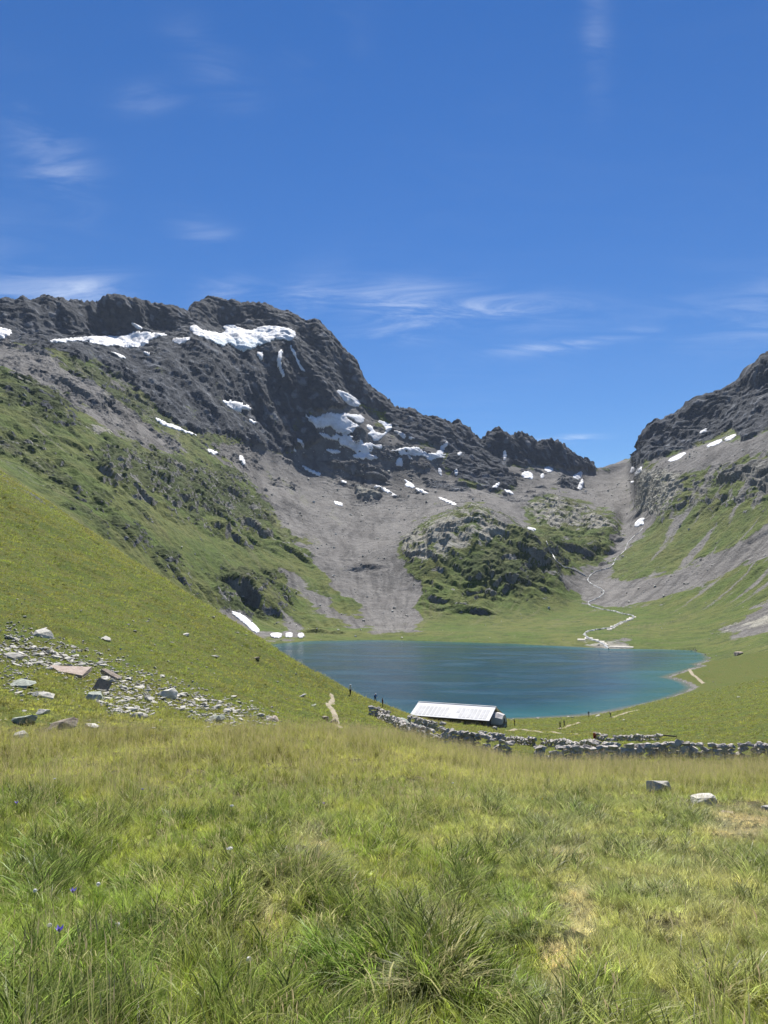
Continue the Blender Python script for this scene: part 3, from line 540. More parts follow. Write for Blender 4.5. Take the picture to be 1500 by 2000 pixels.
SNOW = [  # outline in photo pixels, what sets the patch apart
 ([(-40,636),(0,640),(25,645),(20,655),(0,662),(-40,664)], 'glacier scrap cut off by the left picture edge below the ridge'),
 ([(97,665),(127,662),(187,657),(247,657),(267,647),(290,650),(335,653),(297,660),(283,675),(267,679),(240,677),(197,675),(160,664),(100,672)], 'wide flat glacier under the left summit ridge'),
 ([(253,629),(268,634),(286,647),(270,643)], 'small snow tongue above the left glacier'),
 ([(211,686),(240,694),(247,702),(225,695)], 'thin snow streak below the left glacier'),
 ([(278,685),(294,691),(289,696)], 'tiny snow spot on the dark knob below the left glacier'),
 ([(336,661),(382,659),(352,672),(338,667)], 'narrow snow band between the two glaciers'),
 ([(366,641),(381,634),(393,645),(418,649),(432,653),(442,647),(433,638),(452,633),(465,641),(490,646),(510,638),(530,637),(565,642),(581,652),(567,667),(557,662),(533,664),(527,667),(493,681),(477,688),(470,685),(457,677),(447,669),(435,678),(423,671),(405,662),(383,655)], 'largest hanging glacier with blue ice under the main summit'),
 ([(501,689),(513,685),(514,706),(505,700)], 'short snow scrap just below the hanging glacier'),
 ([(547,682),(553,686),(550,697),(546,706),(553,725),(558,741),(549,733),(540,708),(543,696)], 'long crooked snow gully below the hanging glacier'),
 ([(569,671),(576,690),(581,700),(588,715),(598,726),(587,722),(580,705),(567,680)], 'thin right hand snow gully below the hanging glacier'),
 ([(653,761),(678,767),(706,787),(698,796),(675,788),(668,775)], 'lone tilted snow patch high on the right buttress of the main peak'),
 ([(586,802),(612,817),(630,812),(637,806),(659,810),(684,808),(712,814),(709,825),(693,838),(677,850),(660,845),(650,837),(616,837),(606,822)], 'broad bright snowfield at the foot of the main face'),
 ([(621,848),(640,848),(648,855),(655,848),(693,851),(712,858),(706,866),(725,866),(744,864),(746,885),(736,890),(740,896),(725,899),(680,893),(675,884),(641,864)], 'spotted snowfield in the scree just below the broad snowfield'),
 ([(716,830),(727,833),(730,842),(739,845),(749,849),(755,840),(749,830),(736,821),(755,825),(768,832),(755,846),(739,860),(729,861),(727,852),(717,848),(727,843),(717,836)], 'forked snow patch between dark rocks right of the broad snowfield'),
 ([(635,876),(666,880),(660,886),(643,885)], 'small flat snow strip left under the spotted snowfield'),
 ([(579,854),(590,861),(603,873),(620,887),(600,880),(584,868)], 'slanting snow strip at the lower left of the main face'),
 ([(763,879),(780,877),(793,873),(807,876),(818,870),(821,879),(832,881),(834,889),(854,884),(870,866),(872,869),(863,885),(876,888),(861,895),(838,897),(820,888),(802,889),(768,886)], 'wide ragged snow band under the middle ridge'),
 ([(796,887),(808,899),(797,895)], 'snow drip hanging from the ragged band'),
 ([(772,908),(775,897),(785,893),(787,909),(779,911)], 'square snow blob in the scree below the ragged band'),
 ([(767,841),(779,842),(794,851),(789,857),(783,852)], 'small snow patch close under the ridge left of the ragged band'),
 ([(799,851),(812,857),(800,858)], 'snow fleck on the dark rocks of the middle ridge'),
 ([(893,883),(903,885),(895,893)], 'snow dot beside the dark rock pyramid'),
 ([(429,781),(462,783),(480,790),(497,798),(480,804),(454,801)], 'white snow patch alone in the dark cliffs of the left massif'),
 ([(476,814),(495,820),(507,832),(490,827)], 'short snow streak right below the patch in the dark cliffs'),
 ([(302,815),(330,827),(386,850),(370,849),(335,836),(309,825)], 'long snow line at the foot of the dark cliffs on the left'),
 ([(404,877),(420,881),(428,888),(412,888)], 'little snow bar above the dark green shrubs on the left'),
 ([(466,889),(475,892),(480,911),(470,906)], 'upright snow spot at the upper left end of the scree'),
 ([(540,863),(560,871),(582,880),(575,885),(555,878)], 'thin snow line along the foot of the cliff over the scree'),
 ([(574,899),(600,914),(626,924),(625,931),(598,918)], 'slanting snow streak crossing the upper left scree'),
 ([(700,932),(747,952),(773,966),(770,969),(743,958)], 'long straight snow line across the middle of the scree'),
 ([(786,934),(808,947),(812,954),(788,949),(797,943)], 'hook shaped snow patch in the upper scree'),
 ([(812,952),(837,963),(834,966),(812,957)], 'short snow dash following the hook shaped patch'),
 ([(850,968),(892,984),(890,988),(868,980)], 'straight snow dash above the grassy rock knoll'),
 ([(652,979),(669,983),(668,990),(654,984)], 'small snow wedge under a dark rock in the scree'),
 ([(663,939),(678,941),(673,947)], 'snow bit below the crag in the upper scree'),
 ([(855,915),(862,915),(863,931),(857,924)], 'first of two upright snow drips below the rock pyramid'),
 ([(887,919),(893,916),(893,930),(888,926)], 'second of two upright snow drips below the rock pyramid'),
 ([(961,951),(976,942),(975,949),(966,955)], 'snow comma at the right foot of the rock pyramid'),
 ([(982,955),(1000,960),(1003,968),(990,962)], 'snow wedge at the top of the grey scree fan'),
 ([(1016,928),(1027,920),(1040,925),(1042,936),(1028,934)], 'ragged snow patch under the jagged right part of the ridge'),
 ([(1061,915),(1072,912),(1083,916),(1073,925)], 'snow patch tucked under the ridge near the pass'),
 ([(1055,927),(1061,925),(1063,932),(1057,934)], 'snow speck between two patches under the jagged ridge'),
 ([(1118,931),(1126,925),(1137,920),(1136,935),(1124,935)], 'curled snow patch left of the pass'),
 ([(1136,936),(1139,938),(1139,956),(1125,956),(1131,949)], 'snow hook running down below the curled patch left of the pass'),
 ([(1230,926),(1236,908),(1242,918),(1235,922)], 'snow streak at the left foot of the right hand cliff'),
 ([(1239,929),(1247,913),(1256,913),(1245,930)], 'snow streak hugging the right hand cliff base'),
 ([(1230,943),(1238,939),(1237,945)], 'snow speck in the pass gully'),
 ([(1238,1026),(1249,1013),(1261,1012),(1254,1020),(1260,1024),(1243,1030)], 'snow remnant at the head of the stream'),
 ([(983,882),(988,880),(989,896),(983,900)], 'snow gully in the jagged right part of the ridge'),
 ([(1031,1030),(1046,1033),(1045,1037),(1032,1035)], 'snow bar at the bottom of the grey scree bowl'),
 ([(1302,901),(1335,883),(1341,886),(1313,902)], 'left snow strip below the right hand cliff'),
 ([(1378,871),(1409,857),(1410,864),(1385,874)], 'middle snow strip below the right hand cliff'),
 ([(1414,857),(1436,847),(1438,853),(1420,863)], 'right snow strip below the right hand cliff'),
 ([(1366,845),(1381,836),(1381,842),(1370,847)], 'snow scrap on the ledge in the right hand cliff'),
 ([(449,1194),(467,1196),(508,1230),(503,1238),(490,1230),(475,1217)], 'dirty avalanche snow strip above the left lake shore'),
 ([(526,1238),(547,1237),(552,1242),(547,1247),(531,1247)], 'left snow lump at the water edge'),
 ([(556,1238),(571,1236),(571,1245),(558,1244)], 'middle snow lump at the water edge'),
 ([(581,1239),(593,1237),(594,1246),(582,1246)], 'right snow lump at the water edge')]
wobS = np.zeros(PX.shape); Pall = flat(); far_i = Pall[:, 1] > 400
wv = np.zeros(len(Pall)); wv[far_i] = fbm(Pall[far_i], 16, 3, off=91., gain=.65); wobS = wv.reshape(PX.shape); del wv
hv_ = np.zeros(len(Pall)); hv_[far_i] = fbm(Pall[far_i]*np.array([.5, 1, 1]), 34, 3, off=55.); holeN = hv_.reshape(PX.shape)
def chaikin(p, n=2):
    for _ in range(n): p = [q for a, b in zip(p, p[1:] + p[:1]) for q in ((a[0]*.75 + b[0]*.25, a[1]*.75 + b[1]*.25), (a[0]*.25 + b[0]*.75, a[1]*.25 + b[1]*.75))]
    return p
for poly, lab in SNOW:
    poly = chaikin(poly, 1)
    low_ = np.mean([p[1] for p in poly]) > 1180
    s = local_sd(poly, rmin=ROW0[10] - 8 if low_ else ROW0[12])
    big = (max(p[0] for p in poly) - min(p[0] for p in poly)) > 60
    gl_ = 'glacier' in lab and big; hol = gl_ | (holeN > (-.18 if 'spotted' in lab else -.42)); pick = ((s > 14) | hol | (not big)) & (s > (-0.8 + (1.8 if gl_ else 4.0 if big else 1.2)*wobS)); inner = np.clip(s + 1, 0, 6)
    lift = 0.35 + (0.45 if not low_ else 0.35)*inner**0.8*(1 + .5*wobS)
    ice = np.clip((PY - 660)/10, 0, 1)*(s > -3) if 'blue ice' in lab else None
    o = drape('glacier' if 'glacier' in lab and 'below' not in lab and 'between' not in lab and 'above' not in lab else 'snow_patch', pick, lift, M_SNOW, ice, one=True)
    if o: tag(o, lab, 'glacier' if o.name.startswith('glacier') else 'snow patch', 'snow and ice on the mountains')

# stream from the pass to the lake, with gravel
def buf(line, w0, w1, rmin):
    a = np.array(line, float); d = np.full(PX.shape, 99.0); x0, y0 = a.min(0) - 8; x1, y1 = a.max(0) + 8
    m = (PX > x0) & (PX < x1) & (PY > y0) & (PY < y1); m[:rmin] = False
    x, y = PX[m], PY[m]; best = np.full(x.shape, 99.0)
    for i in range(len(a) - 1):
        (ax, ay), (bx, by) = a[i], a[i+1]; ex, ey = bx - ax, by - ay; h = np.clip(((x - ax)*ex + (y - ay)*ey)/(ex*ex + ey*ey + 1e-9), 0, 1)
        w = w0 + (w1 - w0)*(i + h)/(len(a) - 1); best = np.minimum(best, np.hypot(x - ax - ex*h, (y - ay - ey*h)*1.25) - w)
    d[m] = best; return d
def mat_foam():
    t = NT('stream_water'); n = t.noise(0.25, 4, .7, t.pos())
    return t.done(t.bsdf(t.mix(t.rng(n, .36, .6), (0.15, 0.155, 0.15), (0.44, 0.45, 0.45)), 0.35, t.bump(n, 0.6, .6), 0.5))
M_FOAM = mat_foam(); M_GRAVEL = mat_plain('pale_gravel', (0.42, 0.40, 0.36), 0.95, .1, .25, .5)
ST = [(1256,1030),(1250,1040),(1240,1046),(1226,1060),(1221,1076),(1203,1090),(1197,1104),(1188,1110),(1165,1116),(1152,1124),(1147,1134),(1158,1143),(1172,1149),(1182,1156),(1173,1166),(1147,1177),(1152,1184),(1178,1191),(1200,1194),(1212,1198),(1230,1200),(1240,1205),(1234,1211),(1212,1216),(1196,1226),(1170,1230),(1148,1233),(1140,1240),(1150,1248),(1175,1256),(1188,1268)]
def far_ribbon(name, line, w0, w1, lift, rmin):
    """ribbon of running water on the mountain ground, through photo pixels"""
    a = np.array(line, float); seg = np.hypot(*np.diff(a, axis=0).T); tt = np.concatenate([[0], np.cumsum(seg)]); m = int(tt[-1]/2.0); q = np.linspace(0, tt[-1], m); lx, ly = np.interp(q, tt, a[:, 0]), np.interp(q, tt, a[:, 1]); lx = lx + 1.3*np.sin(q*.55) + .9*np.sin(q*1.3)
    P = []
    for x, y in zip(lx, ly):
        c = int(np.clip(round(float(col_of((x - 750)/(F*CP - (1000 - y)*SP)))), 3, NU - 4)); sl_ = (slice(rmin, NR), slice(c - 3, c + 4)); d = np.hypot(PX[sl_] - x, PY[sl_] - y) + GY[sl_]*.002; k = np.unravel_index(d.argmin(), d.shape)
        P.append((GX[sl_][k], GY[sl_][k], GZ[sl_][k]))
    P = np.array(P); K = np.ones(5)/5; P = np.stack([np.convolve(np.pad(P[:, i], 2, mode='edge'), K, 'valid') for i in range(3)], 1)
    T = np.gradient(P, axis=0); T /= np.linalg.norm(T, axis=1)[:, None] + 1e-9; S = np.cross(T, [0, 0, 1]); S /= np.linalg.norm(S, axis=1)[:, None] + 1e-9
    w = np.linspace(w0, w1, m)*(0.12 + 1.6*np.abs(np.sin(q*.31)*np.sin(q*.83 + 1)))
    V = np.concatenate([P + S*(w*f)[:, None] + np.array([0, 0, lift if abs(f) < .4 else -.3]) for f in (-.5, -.25, 0, .25, .5)])
    Q = [(k*m + i, k*m + i + 1, (k + 1)*m + i + 1, (k + 1)*m + i) for k in range(4) for i in range(m - 1)]
    return tag(link(name, new_mesh(name, V, Q), M_FOAM), kind='structure')
far_ribbon('stream', ST, 1.5, 2.3, .9, ROW0[10] - 8)
d = buf([(1132,1250),(1150,1246),(1170,1252),(1190,1262),(1235,1264)], 4, 3.5, ROW0[10] - 8); d = np.minimum(d, buf([(1240,1205),(1212,1217),(1190,1229)], 3, 4.5, ROW0[10]))
tag(drape('gravel_bar', d + 2.2*wobS < 0, np.full(PX.shape, 0.18), M_GRAVEL, sink=.4), kind='structure')
far_ribbon('waterfall', [(1063,1048),(1068,1062),(1076,1080),(1088,1098),(1100,1108),(1120,1112),(1147,1128)], 1.9, 1.6, 1.5, ROW0[12])

# footpaths: ribbons laid on the ground through photo pixels
M_PATH = mat_plain('trodden_earth', (0.30, 0.26, 0.19), 0.95, .1, .25, 1.2)
def ribbon(name, line, w, mat, lift=0.03, ymin=20):
    pts = [hit(a, b, ymin) for a, b in line]; P = []
    for a, b in zip(pts[:-1], pts[1:]):
        n = max(2, int((b - a).length/0.7)); P += [a.lerp(b, k/n) for k in range(n)]
    P.append(pts[-1]); V, Q = [], []; m = 4
    for i, p in enumerate(P):
        d = (P[min(i+1, len(P)-1)] - P[max(i-1, 0)]); s = Vector((d.y, -d.x, 0)).normalized(); ww = w*(0.8 + 0.5*random.random())
        for k in range(m + 1):
            q = p + s*ww*(k/m - .5); V.append((q.x, q.y, float(ground(q.x, q.y)[0]) + lift - (.12 if k in (0, m) else 0)))
        if i: b = (i - 1)*(m + 1); Q += [(b + k, b + k + 1, b + k + m + 2, b + k + m + 1) for k in range(m)]
    return tag(link(name, new_mesh(name, V, Q), mat), kind='structure')
ribbon('path', [(664,1424),(655,1400),(648,1385),(640,1374),(650,1366),(648,1356)], .9, M_PATH, .06)
ribbon('path', [(1375,1335),(1362,1324),(1353,1318),(1341,1308)], 1.5, M_PATH, .12, 100)
ribbon('path', [(1092,1424),(1110,1418),(1130,1411)], 1.1, M_PATH, .1, 90)
ribbon('path', [(990,1428),(1005,1424),(1050,1429),(1090,1432),(1130,1435)], 1.5, M_PATH, .1, 90)
ribbon('path', [(1194,1402),(1212,1396),(1225,1391),(1245,1387)], 2.0, M_PATH, .1, 90)

# ------------------------------------------------------------------ rocks
def hull_mesh(name, n, sx, sy, sz, seed, sub=False):
    r = random.Random(seed); bm = bmesh.new()
    for _ in range(n):
        v = Vector((r.gauss(0, 1), r.gauss(0, 1), r.gauss(0, 1))).normalized(); k = 0.80 + 0.2*r.random()
        # boxy: push the points outwards towards a rounded block
        m = max(abs(v.x), abs(v.y), abs(v.z)); v = v*(0.55 + 0.45/m)*k*0.5; bm.verts.new((v.x*sx, v.y*sy, v.z*sz))
    ret = bmesh.ops.convex_hull(bm, input=bm.verts[:]); bmesh.ops.delete(bm, geom=[g for g in set(ret['geom_interior'] + ret['geom_unused']) if isinstance(g, bmesh.types.BMVert)], context='VERTS')
    if sub:
        bmesh.ops.subdivide_edges(bm, edges=bm.edges[:], cuts=2, use_grid_fill=True)
        V = np.array([v.co[:] for v in bm.verts]); d = 0.05*ridged(V*1.0 + seed*3.1, .35, 2) + .02*fbm(V + seed, .1, 2)
        for v, k in zip(bm.verts, d): v.co *= 1 + float(k)
    bmesh.ops.recalc_face_normals(bm, faces=bm.faces[:]); me = bpy.data.meshes.new(name); bm.to_mesh(me); bm.free(); return me
STONES = [hull_mesh('stone_shape', 13, 1.15, .85, .72, 100 + k) for k in range(12)]
BOULD = [hull_mesh('boulder_shape', 20, 1.2, .95, .75, 300 + k, True) for k in range(10)]
def with_mat(me, m): c = me.copy(); c.materials.append(m); return c
STW = [with_mat(m, M_WALL) for m in STONES]; STR = [with_mat(m, M_ROCK) for m in STONES]; BLR = [with_mat(m, M_ROCK) for m in BOULD]
def put_rock(name, me, p, s, rot=None, sink=0.25, parent=None):
    o = bpy.data.objects.new(name, me); sc.collection.objects.link(o)
    s = s if isinstance(s, (tuple, list)) else (s, s, s)
    o.location = (p[0], p[1], p[2] + s[2]*(0.36 - sink)); o.scale = s
    o.rotation_euler = rot if rot is not None else (random.uniform(-.3, .3), random.uniform(-.3, .3), random.uniform(0, 6.28))
    if parent is not None: o.parent = parent
    return o
def px_rock(px, py, wpx, k, label, mat=None, flat_=1.0, rot=None, ymin=8, sink=.25, asp=1.0, group=None, name='boulder'):
    p = hit(px, py, ymin); s = wpx*p.y/1500/1.12; me = BOULD[k % len(BOULD)]
    me = with_mat(me, mat or M_ROCK); return tag(put_rock(name, me, p, (s, s*asp, s*flat_), rot, sink), label, 'rock', group)
GR = 'boulders lying on the left hillside'
px_rock(84,1245,38,0,'large two-humped pale boulder highest on the left of the rubble', None, 1.0, group=GR)
px_rock(27,1285,44,1,'broad flat grey boulder at the left picture edge above the slab', None, .6, group=GR)
px_rock(325,1362,40,2,'big round grey boulder in the middle of the rubble band', None, .95, group=GR)
px_rock(184,1368,36,3,'lichen covered block left of the dark tilted slab', M_ROCKG, 1.0, group=GR)
px_rock(205,1250,24,4,'grey boulder alone in the grass up right of the rubble', None, .8, group=GR)
px_rock(363,1240,17,5,'small pointed boulder alone high on the open left slope', None, .7, group=GR)
px_rock(418,1284,20,6,'flat stone on the open slope below the pointed boulder', None, .5, group=GR)
px_rock(501,1287,14,7,'small dark-sided stone near the slope edge above the lake', M_ROCKB, .7, group=GR)
px_rock(142,1275,11,8,'small pale stone stack up left of the rubble', None, 1.3, group=GR)
px_rock(205,1430,10,5,'grey stone half hidden in grass left below the rubble', None, .8, group=GR)
px_rock(40,1340,54,9,'layered grey slabs leaning in the grass at far left', M_ROCKG, .5, group=GR)
px_rock(84,1362,40,1,'pale broken boulder right of the leaning layered slabs', None, .7, group=GR)
px_rock(82,1395,30,4,'mottled boulder perched above the dark-faced rock at lower left', None, .9, group=GR)
px_rock(118,1424,64,3,'dark-faced wedge rock in the tall grass at lower left', M_ROCKB, .62, group=GR)
px_rock(180,1422,30,2,'rounded pale rock right of the dark-faced wedge rock', None, .7, group=GR)
px_rock(40,1444,30,0,'pale lichen rock standing in the tall grass at lower left edge', None, 1.2, group=GR)
px_rock(48,1410,50,6,'mossy flat boulder behind the lichen rock at lower left', M_ROCKG, .55, group=GR)
px_rock(255,1388,30,7,'long grey slab at the lower end of the left rubble pile', None, .6, group=GR)
px_rock(270,1402,36,8,'pale crumbling rock under the long grey slab', None, .8, group=GR)
px_rock(420,1412,44,9,'wide lichen block at the front of the right rubble pile', M_ROCKG, .8, group=GR)
px_rock(535,1410,26,1,'pink-tinged upright block at the right end of the rubble', M_ROCKP, 1.2, group=GR)
px_rock(636,1405,17,2,'brown block left of its pair beside the footpath', M_ROCKB, 1.0, group='brown rocks by the path')
px_rock(652,1413,23,4,'larger brown block right of its pair beside the footpath', M_ROCKB, .95, group='brown rocks by the path')
px_rock(612,1378,13,5,'grey flat stone in the slope left of the footpath', M_ROCKG, .5)
px_rock(590,1360,22,6,'long thin stone lying on the slope above the footpath', None, .3, asp=.4)
GF = 'rocks in the foreground meadow'
px_rock(1286,1553,52,0,'pale rounded rock in the meadow, largest of the right foreground', M_ROCK, .85, ymin=6, sink=-.02, group=GF)
px_rock(1372,1570,60,3,'grey rock half sunk in meadow grass right of the pale one', M_ROCK, .6, ymin=6, sink=.15, group=GF)
px_rock(1424,1588,30,5,'small pinkish stone peeping from meadow grass near the right edge', M_ROCKP, .5, ymin=6, sink=.35, group=GF)
px_rock(1500,1580,26,7,'stone cut by the right picture edge in the meadow', M_ROCK, .7, ymin=6, group=GF)
px_rock(1188,1700,46,8,'low pinkish bare stone among dry grass in the right meadow', M_ROCKP, .3, ymin=5, sink=.5, group=GF)
px_rock(782,1420,46,1,'huge grey-green boulder built into the stone wall left of the hut', M_ROCKG, .95, rot=(.1,.1,.6), group=None)
px_rock(810,1424,30,5,'smaller grey-green boulder leaning on the huge one by the wall', M_ROCKG, .8)
px_rock(966,1424,14,2,'pale boulder at the right corner of the hut', None, 1.0); px_rock(983,1420,13,6,'grey boulder behind the pale one beside the hut', M_ROCKG, .9, asp=.8)
px_rock(1442,1279,22,3,'isolated light boulder on the bank right of the lake', M_ROCKP, .7, ymin=100)
px_rock(1168,1399,12,4,'pale boulder on the near lake shore between two hikers', None, .6, ymin=90); px_rock(1110,1401,7,2,'left one of two white stones on the near lake shore', None, .7, ymin=90); px_rock(1118,1402,6,3,'right one of two white stones on the near lake shore', None, .7, ymin=90)
px_rock(1443,1362,7,1,'white stone alone on the grassy right bank', None, .7, ymin=90); px_rock(1218,1407,6,3,'white stone alone below the right shore path', None, .7, ymin=90)
# tilted pink slab and its dark neighbour: cut plates
def plate(name, px, py, poly, th, mat, rot, label, ymin=8, dz=0.0):
    p = hit(px, py, ymin); bm = bmesh.new(); s = p.y/1500
    a = [bm.verts.new((x*s, y*s, th*s/2 + random.uniform(-.8, .8)*s)) for x, y in poly]; b = [bm.verts.new((x*s*1.03, y*s*1.03, -th*s/2)) for x, y in poly]; n = len(poly)
    bm.faces.new(a); bm.faces.new(b[::-1])
    for i in range(n): bm.faces.new((b[i], b[(i+1) % n], a[(i+1) % n], a[i]))
    bmesh.ops.subdivide_edges(bm, edges=bm.edges[:], cuts=2, use_grid_fill=True); bmesh.ops.triangulate(bm, faces=bm.faces[:])
    for v in bm.verts: v.co += Vector((random.gauss(0, .25), random.gauss(0, .25), random.gauss(0, .3)))*s
    bmesh.ops.recalc_face_normals(bm, faces=bm.faces[:]); me = bpy.data.meshes.new(name); bm.to_mesh(me); bm.free(); me.materials.append(mat)
    o = bpy.data.objects.new(name, me); sc.collection.objects.link(o); o.location = p + Vector((0, 0, dz)); o.rotation_euler = rot; return tag(o, label, 'rock')
plate('rock_slab', 135, 1316, [(-42,6),(-10,-22),(36,-26),(34,24),(0,16)], 7, M_ROCKP, (R(12), R(7), 0), 'pink triangular rock slab lying flat in the left rubble', dz=.25)
plate('rock_slab', 198, 1348, [(-14,-10),(14,-12),(16,12),(-10,12)], 6, M_ROCKB, (R(62), R(20), R(20)), 'dark upright tilted slab in the middle of the rubble', dz=.3)
plate('rock_slab', 216, 1323, [(-20,-4),(20,-8),(22,6),(-18,8)], 7, M_ROCKB, (R(10), R(25), R(-8)), 'long dark-edged slab right behind the pink triangular slab', dz=.2)
# loose rubble: the larger pieces one by one, the chips as one mass
rub = poly_img([[(0,1210),(60,1225),(110,1250),(200,1275),(290,1310),(420,1355),(545,1390),(550,1422),(400,1425),(380,1395),(300,1375),(290,1395),(210,1395),(170,1350),(90,1300),(60,1330),(100,1375),(30,1360),(0,1330)]], 3)
core = poly_img([[(200,1310),(290,1345),(300,1390),(220,1395),(190,1350)],[(330,1375),(420,1375),(530,1395),(545,1418),(410,1418)],[(0,1260),(110,1270),(180,1300),(90,1310),(0,1290)],[(300,1350),(400,1368),(420,1385),(340,1390)]], 3)
big_, chip = [], []
tries = 0
while len(big_) < 298 and tries < 60000:
    tries += 1; x, y = random.uniform(-60, 600), random.uniform(1195, 1430); d = float(samp(rub, np.array([max(x, 0)]), np.array([y]))[0]); c = float(samp(core, np.array([max(x, 0)]), np.array([y]))[0])
    if random.random() > d*.35 + c*.9 + .004: continue
    big_.append((x, y, 6 + 12*random.random()**2.0 + (4 if c > .5 else 0)))
tries = 0
while len(chip) < 2600 and tries < 200000:
    tries += 1; x, y = random.uniform(-60, 620), random.uniform(1150, 1435); d = float(samp(rub, np.array([max(x, 0)]), np.array([y]))[0])
    c = float(samp(core, np.array([max(x, 0)]), np.array([y]))[0])
    if random.random() > d*.34 + c*.6 + .010: continue
    chip.append((x, y, 3 + 6*random.random()**1.5))
ANCH = [(84,1245,'the two-humped pale boulder'),(27,1285,'the broad flat boulder at the left edge'),(135,1316,'the pink triangular slab'),(198,1348,'the dark upright slab'),(325,1362,'the big round grey boulder'),(255,1388,'the long grey slab low in the rubble'),(420,1405,'the wide lichen block in front'),(480,1400,'the right end pile of the rubble'),(535,1410,'the pink-tinged upright block'),(40,1340,'the leaning layered slabs'),(205,1250,'the grey boulder alone in the grass'),(380,1290,'the open slope above the rubble')]
for x, y, w in big_:
    an = min(ANCH, key=lambda q: (q[0] - x)**2 + 2*(q[1] - y)**2); sz = 'large' if w > 13 else ('middle-sized' if w > 8 else 'small'); sd_ = 'left of' if x < an[0] - 6 else ('right of' if x > an[0] + 6 else 'close to')
    p = hit(x, y, 25); s = w*p.y/1500/1.1; me = (BLR if w > 10 else STR)[random.randrange(10)]
    tag(put_rock('rubble_stone', me, p, (s*random.uniform(.8, 1.3), s*random.uniform(.7, 1.1), s*random.uniform(.38, .72)), sink=random.uniform(.05, .25)), f'{sz} pale loose stone {sd_} {an[2]}', 'rock', 'loose stones of the hillside rubble')
def scatter_joined(name, spots, mats, ymin=20, zs=(.5, .9)):
    """many small stones as one mesh"""
    Vs, Fs, n = [], [], 0
    base = [(np.array([v.co[:] for v in m.vertices]), [tuple(f.vertices) for f in m.polygons]) for m in STONES]
    for x, y, w in spots:
        p = hit(x, y, ymin) if not isinstance(x, Vector) else x; s = w*p.y/1500/1.1; V, Fc = base[random.randrange(12)]; a = random.uniform(0, 6.28); c_, s_ = math.cos(a), math.sin(a)
        k = np.array([s*random.uniform(.8, 1.3), s, s*random.uniform(*zs)]); W = V*k; W = np.stack([W[:, 0]*c_ - W[:, 1]*s_, W[:, 0]*s_ + W[:, 1]*c_, W[:, 2]], 1) + np.array([p.x, p.y, p.z + s*.26])
        Vs.append(W); Fs += [tuple(i + n for i in f) for f in Fc]; n += len(V)
    me = bpy.data.meshes.new(name); me.from_pydata(np.concatenate(Vs).tolist(), [], Fs); me.update(); return link(name, me, mats)
tag(scatter_joined('rubble', chip, M_ROCK), 'small pale stone chips scattered over the left hillside', 'rubble', kind='stuff')
sp = [(random.uniform(560, 1500), random.uniform(1275, 1445), random.uniform(1.2, 3.2)) for _ in range(260)]
sp = [q for q in sp if float(poly_sd(np.array(shore, float), np.array([q[0]]), np.array([q[1]]))[0]) < 0 and not (780 < q[0] < 985 and 1360 < q[1] < 1425)]
sp += [(a + random.gauss(0, 3), b + random.gauss(0, .7), random.uniform(1.5, 4)) for (a, b) in shore[7:31] for _ in range(5) if b > 1300 or a > 1290]
tag(scatter_joined('shore_stones', sp, M_WALL, 70), 'small stones strewn on the banks and edge of the lake', 'stones', kind='stuff')
# boulder litter on scree and valley slopes
lit = []
for _ in range(9000):
    r = random.randrange(ROW0[10], ROW0[16]); c = random.randrange(40, NU - 40); m = MASK[r, c]
    if random.random() < m[1]*.9 + m[0]*.10: lit.append((Vector((GX[r, c], GY[r, c], GZ[r, c])), 0, random.uniform(1.0, 3.0) + 4.0*(random.random() < .04)))
tag(scatter_joined('scree_blocks', lit, M_ROCK, zs=(.6, 1.1)), 'boulders littering the scree and lower slopes round the lake', 'boulders', kind='stuff')

# ------------------------------------------------------------------ dry stone walls
def dry_wall(label, line, hm, size, courses, ymin, thick=.6, cap=300, ragged=.25, group='dry stone walls near the hut'):
    pts = [hit(a, b, ymin) for a, b in line]; root = empty('dry_stone_wall', pts[0]); tag(root, label, 'stone wall', group); n = 0
    seg = [(a, b) for a, b in zip(pts[:-1], pts[1:])]; tot = sum((b - a).length for a, b in seg); step = size*.92
    while tot/step*courses*1.5 > cap: step *= 1.03
    slots = []
    for c in range(courses):
        acc = random.random()*step
        for a, b in seg:
            L = (b - a).length
            while acc < L:
                slots.append((c, a.lerp(b, acc/L), (b - a).normalized())); acc += step*random.uniform(.75, 1.25)
            acc -= L
    for c, p, d in slots:
        if c and random.random() < ragged*c/courses*1.3: continue
        for side in ((-1, 1) if c == courses - 1 or random.random() < .15 else (-1,)):
            if n >= cap: break
            nrm = Vector((d.y, -d.x, 0)); q = p + (nrm*thick*.5*(1 if side < 0 else -1))*(1 - .35*c/courses)
            if (nrm.y > 0): q = p - (nrm*thick*.5*(1 if side < 0 else -1))*(1 - .35*c/courses)
            s = size*random.uniform(.75, 1.35); z = float(ground(q.x, q.y)[0]) + hm*(c + .45)/courses + random.uniform(-.05, .05)
            o = bpy.data.objects.new('stone', STW[random.randrange(12)]); sc.collection.objects.link(o); o.parent = root
            o.location = Vector((q.x, q.y, z)) - pts[0]; o.scale = (s*random.uniform(1.1, 1.5), s*random.uniform(.9, 1.2), s*random.uniform(1.0, 1.4))
            o.rotation_euler = (random.uniform(-.25, .25), random.uniform(-.25, .25), math.atan2(d.y, d.x) + random.uniform(-.3, .3)); n += 1
    return root
dry_wall('longest dry stone wall, running across the meadow edge to the right picture edge', [(1044,1488),(1120,1488),(1200,1486),(1300,1482),(1400,1486),(1500,1485),(1620,1482)], 1.3, .52, 4, 50)
dry_wall('dry stone wall falling right from the boulder towards the meadow gap', [(858,1450),(900,1460),(960,1472),(1002,1482)], 1.45, .46, 4, 50)
dry_wall('tumbled wall line running down left of the huge boulder', [(742,1404),(780,1424),(810,1438),(856,1454)], 1.0, .5, 3, 50)
